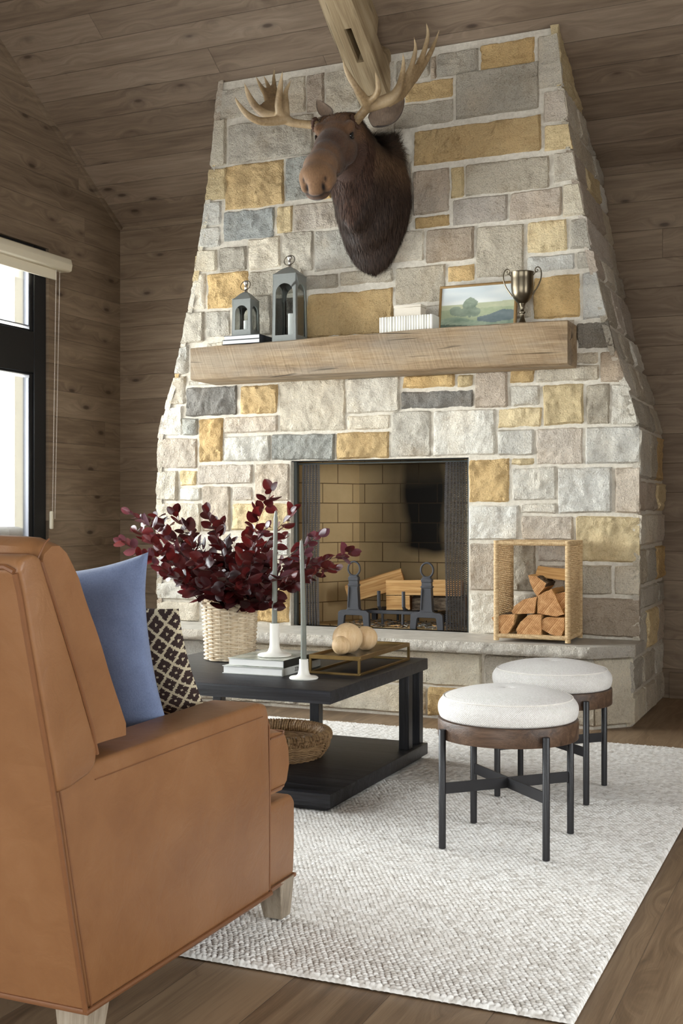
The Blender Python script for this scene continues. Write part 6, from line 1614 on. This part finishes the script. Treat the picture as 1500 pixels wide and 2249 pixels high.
# burrs where the antlers leave the skull
for cx, cy in ((868, 688), (612, 704)):
    c = on_y(480+cx*.34667, 30+cy*.34667, 5.575); ax = (Vector((1 if cx > 700 else -1, 0, 0.45 if cx > 700 else 0.1))).normalized(); s1 = ax.cross(Vector((0, 1, 0))).normalized(); s2_ = ax.cross(s1)
    mb = MB(); mb.tube([c+(s1*math.cos(2*math.pi*k/30)+s2_*math.sin(2*math.pi*k/30))*(0.030+0.004*math.sin(k*2.6)) for k in range(30)], [0.0085+0.003*math.sin(k*1.9) for k in range(30)], 8, closed=True)
    build('antler_burr', mb, M['burr'], moose) if 'burr' in M else None
    if 'burr' not in M: M['burr'] = plain('dark_antler_burr', srgb(72, 46, 32), 0.8, nstr=0.6, nscale=120); build('antler_burr', mb, M['burr'], moose)
# ================================================================ ROLLER BLIND, CORD, OUTDOORS
M['shade'] = plain('cream_blind_fabric', srgb(214, 204, 182), 0.7, nscale=300, nstr=0.1, var=0.04)
rb = thing('roller_blind', 'cream roller blind rolled up above the black window', 'blind', (XL, 4.7, 2.65))
mb = MB(); c = (XL+0.052, 0, 2.652)
prof = [(XL+0.001, 2.69), (XL+0.06, 2.697), (XL+0.088, 2.685), (XL+0.097, 2.65), (XL+0.09, 2.612), (XL+0.075, 2.605), (XL+0.001, 2.607)]
mb.prism(prof, lambda u, v, w: Vector((u, w, v)), 3.15, 6.255, bev=0.004, seg=2)
build('cassette', mb, M['shade'], rb)
mb = MB(); mb.box((XL+0.020, 3.2, 2.545), (XL+0.032, 6.175, 2.612), bev=0.002, seg=1); build('bottom_rail', mb, M['shade'], rb)
M['cord'] = plain('white_bead_cord', srgb(222, 214, 202), 0.4)
ya = on_x(115, 900, XL+0.02).y; yb = on_x(123, 900, XL+0.02).y; zb = on_x(116, 1145, XL+0.02).z; zt = 2.61
cd = MB(); n = 60
for k in range(n*3):
    z = zb+0.02+(zt-zb-0.02)*k/(n*3-1)
    for y in (ya, yb): cd.sphere((XL+0.02+0.03*max(0, (z-zb)/(zt-zb)), y-(0.012*(1-(z-zb)/(zt-zb)) if y == yb else 0), z), 0.0032, seg=6, rings=4)
build('bead_cord', cd, M['cord'], rb)
mb = MB(); mb.box((XL+0.001, ya-0.012, zb-0.05), (XL+0.022, ya+0.014, zb+0.065), bev=0.008, seg=3); build('cord_tensioner', mb, M['shade'], rb)

# seen through the glass: porch post and the back of an upholstered outdoor seat
M['post'] = plain('cream_painted_post', srgb(226, 218, 200), 0.7)
pa = on_x(45, 900, -6.25); pb_ = on_x(69, 900, -6.25)
mb = MB(); yc = pa.y+0.02
mb.box((-6.33, pa.y+0.02, -0.35), (-6.17, pa.y+0.18, 3.1), bev=0.006, seg=1); 
o = build('porch_post', mb, M['post']); tag(o, 'cream square porch post outside the left window', 'post')
M['tweed'] = plain('grey_tweed', srgb(168, 166, 162), 0.9, nscale=160, nstr=0.4, var=0.25)
sf = thing('outdoor_sofa', 'grey tweed sofa back just outside the left window', 'sofa', (-5.6, 5.7, -0.35))
mb = MB(); mb.box((-5.42, 4.4, 0.1), (-5.20, 6.56, 0.965), bev=0.06, seg=4); build('backrest', mb, M['tweed'], sf)
mb = MB(); mb.box((-6.2, 4.4, -0.15), (-5.40, 6.56, 0.2), bev=0.05, seg=3); build('seat', mb, M['tweed'], sf)
for x in (-6.1, -5.3):
    for y in (4.5, 6.45): mb = MB(); mb.box((x-0.03, y-0.03, -0.35), (x+0.03, y+0.03, -0.12)); build('leg', mb, M['post'], sf)
# ================================================================ OUTDOORS, LIGHT, CAMERA
mb = MB(); mb.add([(-60, -40, -0.35), (-4.95, -40, -0.35), (-4.95, 60, -0.35), (-60, 60, -0.35)], [(0, 1, 2, 3)], 0, False)
M['ground'] = plain('pale_gravel', srgb(206, 204, 192), 0.95, nscale=3, var=0.1)
o = build('ground', mb, M['ground']); o['kind'] = 'structure'

W = bpy.data.worlds.new('World'); SC.world = W; W.use_nodes = True
bg = W.node_tree.nodes['Background']; bg.inputs[0].default_value = (0.95, 0.975, 1.0, 1); bg.inputs[1].default_value = WORLD
def area(name, loc, rot, sx, sy, power, col=(1, 1, 1), spread=180):
    l = bpy.data.lights.new(name, 'AREA'); l.shape = 'RECTANGLE'; l.size = sx; l.size_y = sy; l.energy = power; l.color = col; l.spread = R(spread)
    o = bpy.data.objects.new(name, l); COL.objects.link(o); o.location = loc; o.rotation_euler = rot; return o
# daylight outside the left windows; fill lamps outside the added near and right openings
area('daylight_left_far', (XL-0.75, 4.4, 1.9), (0, R(-80), 0), 3.0, 3.0, LGT[0], (0.95, 0.98, 1.0))
area('daylight_left_near', (XL-0.75, 1.55, 1.9), (0, R(-80), 0), 3.0, 2.8, LGT[1], (0.92, 0.96, 1.0))
area('fill_near_wall', (-1.0, YN-0.8, 2.0), (R(80), 0, 0), 5.4, 3.0, LGT[2], (0.96, 0.98, 1.0))
area('fill_right', (XR+0.75, 2.3, 1.9), (0, R(80), 0), 3.0, 2.6, LGT[3], (0.97, 0.98, 1.0))

cam = bpy.data.cameras.new('camera'); co = bpy.data.objects.new('camera', cam); COL.objects.link(co)
co.location = (0, 0, CAM_H); co.rotation_euler = (R(90), 0, TH)
cam.sensor_fit = 'HORIZONTAL'; cam.sensor_width = 36; cam.lens = F_PX/1500*36; cam.shift_y = 1.5/1500; cam.clip_start = 0.05
SC.camera = co
SC.view_settings.view_transform = 'Standard'; SC.view_settings.look = 'None'; SC.view_settings.gamma = 1; SC.view_settings.exposure = EXPO
SC.view_settings.use_curve_mapping = False
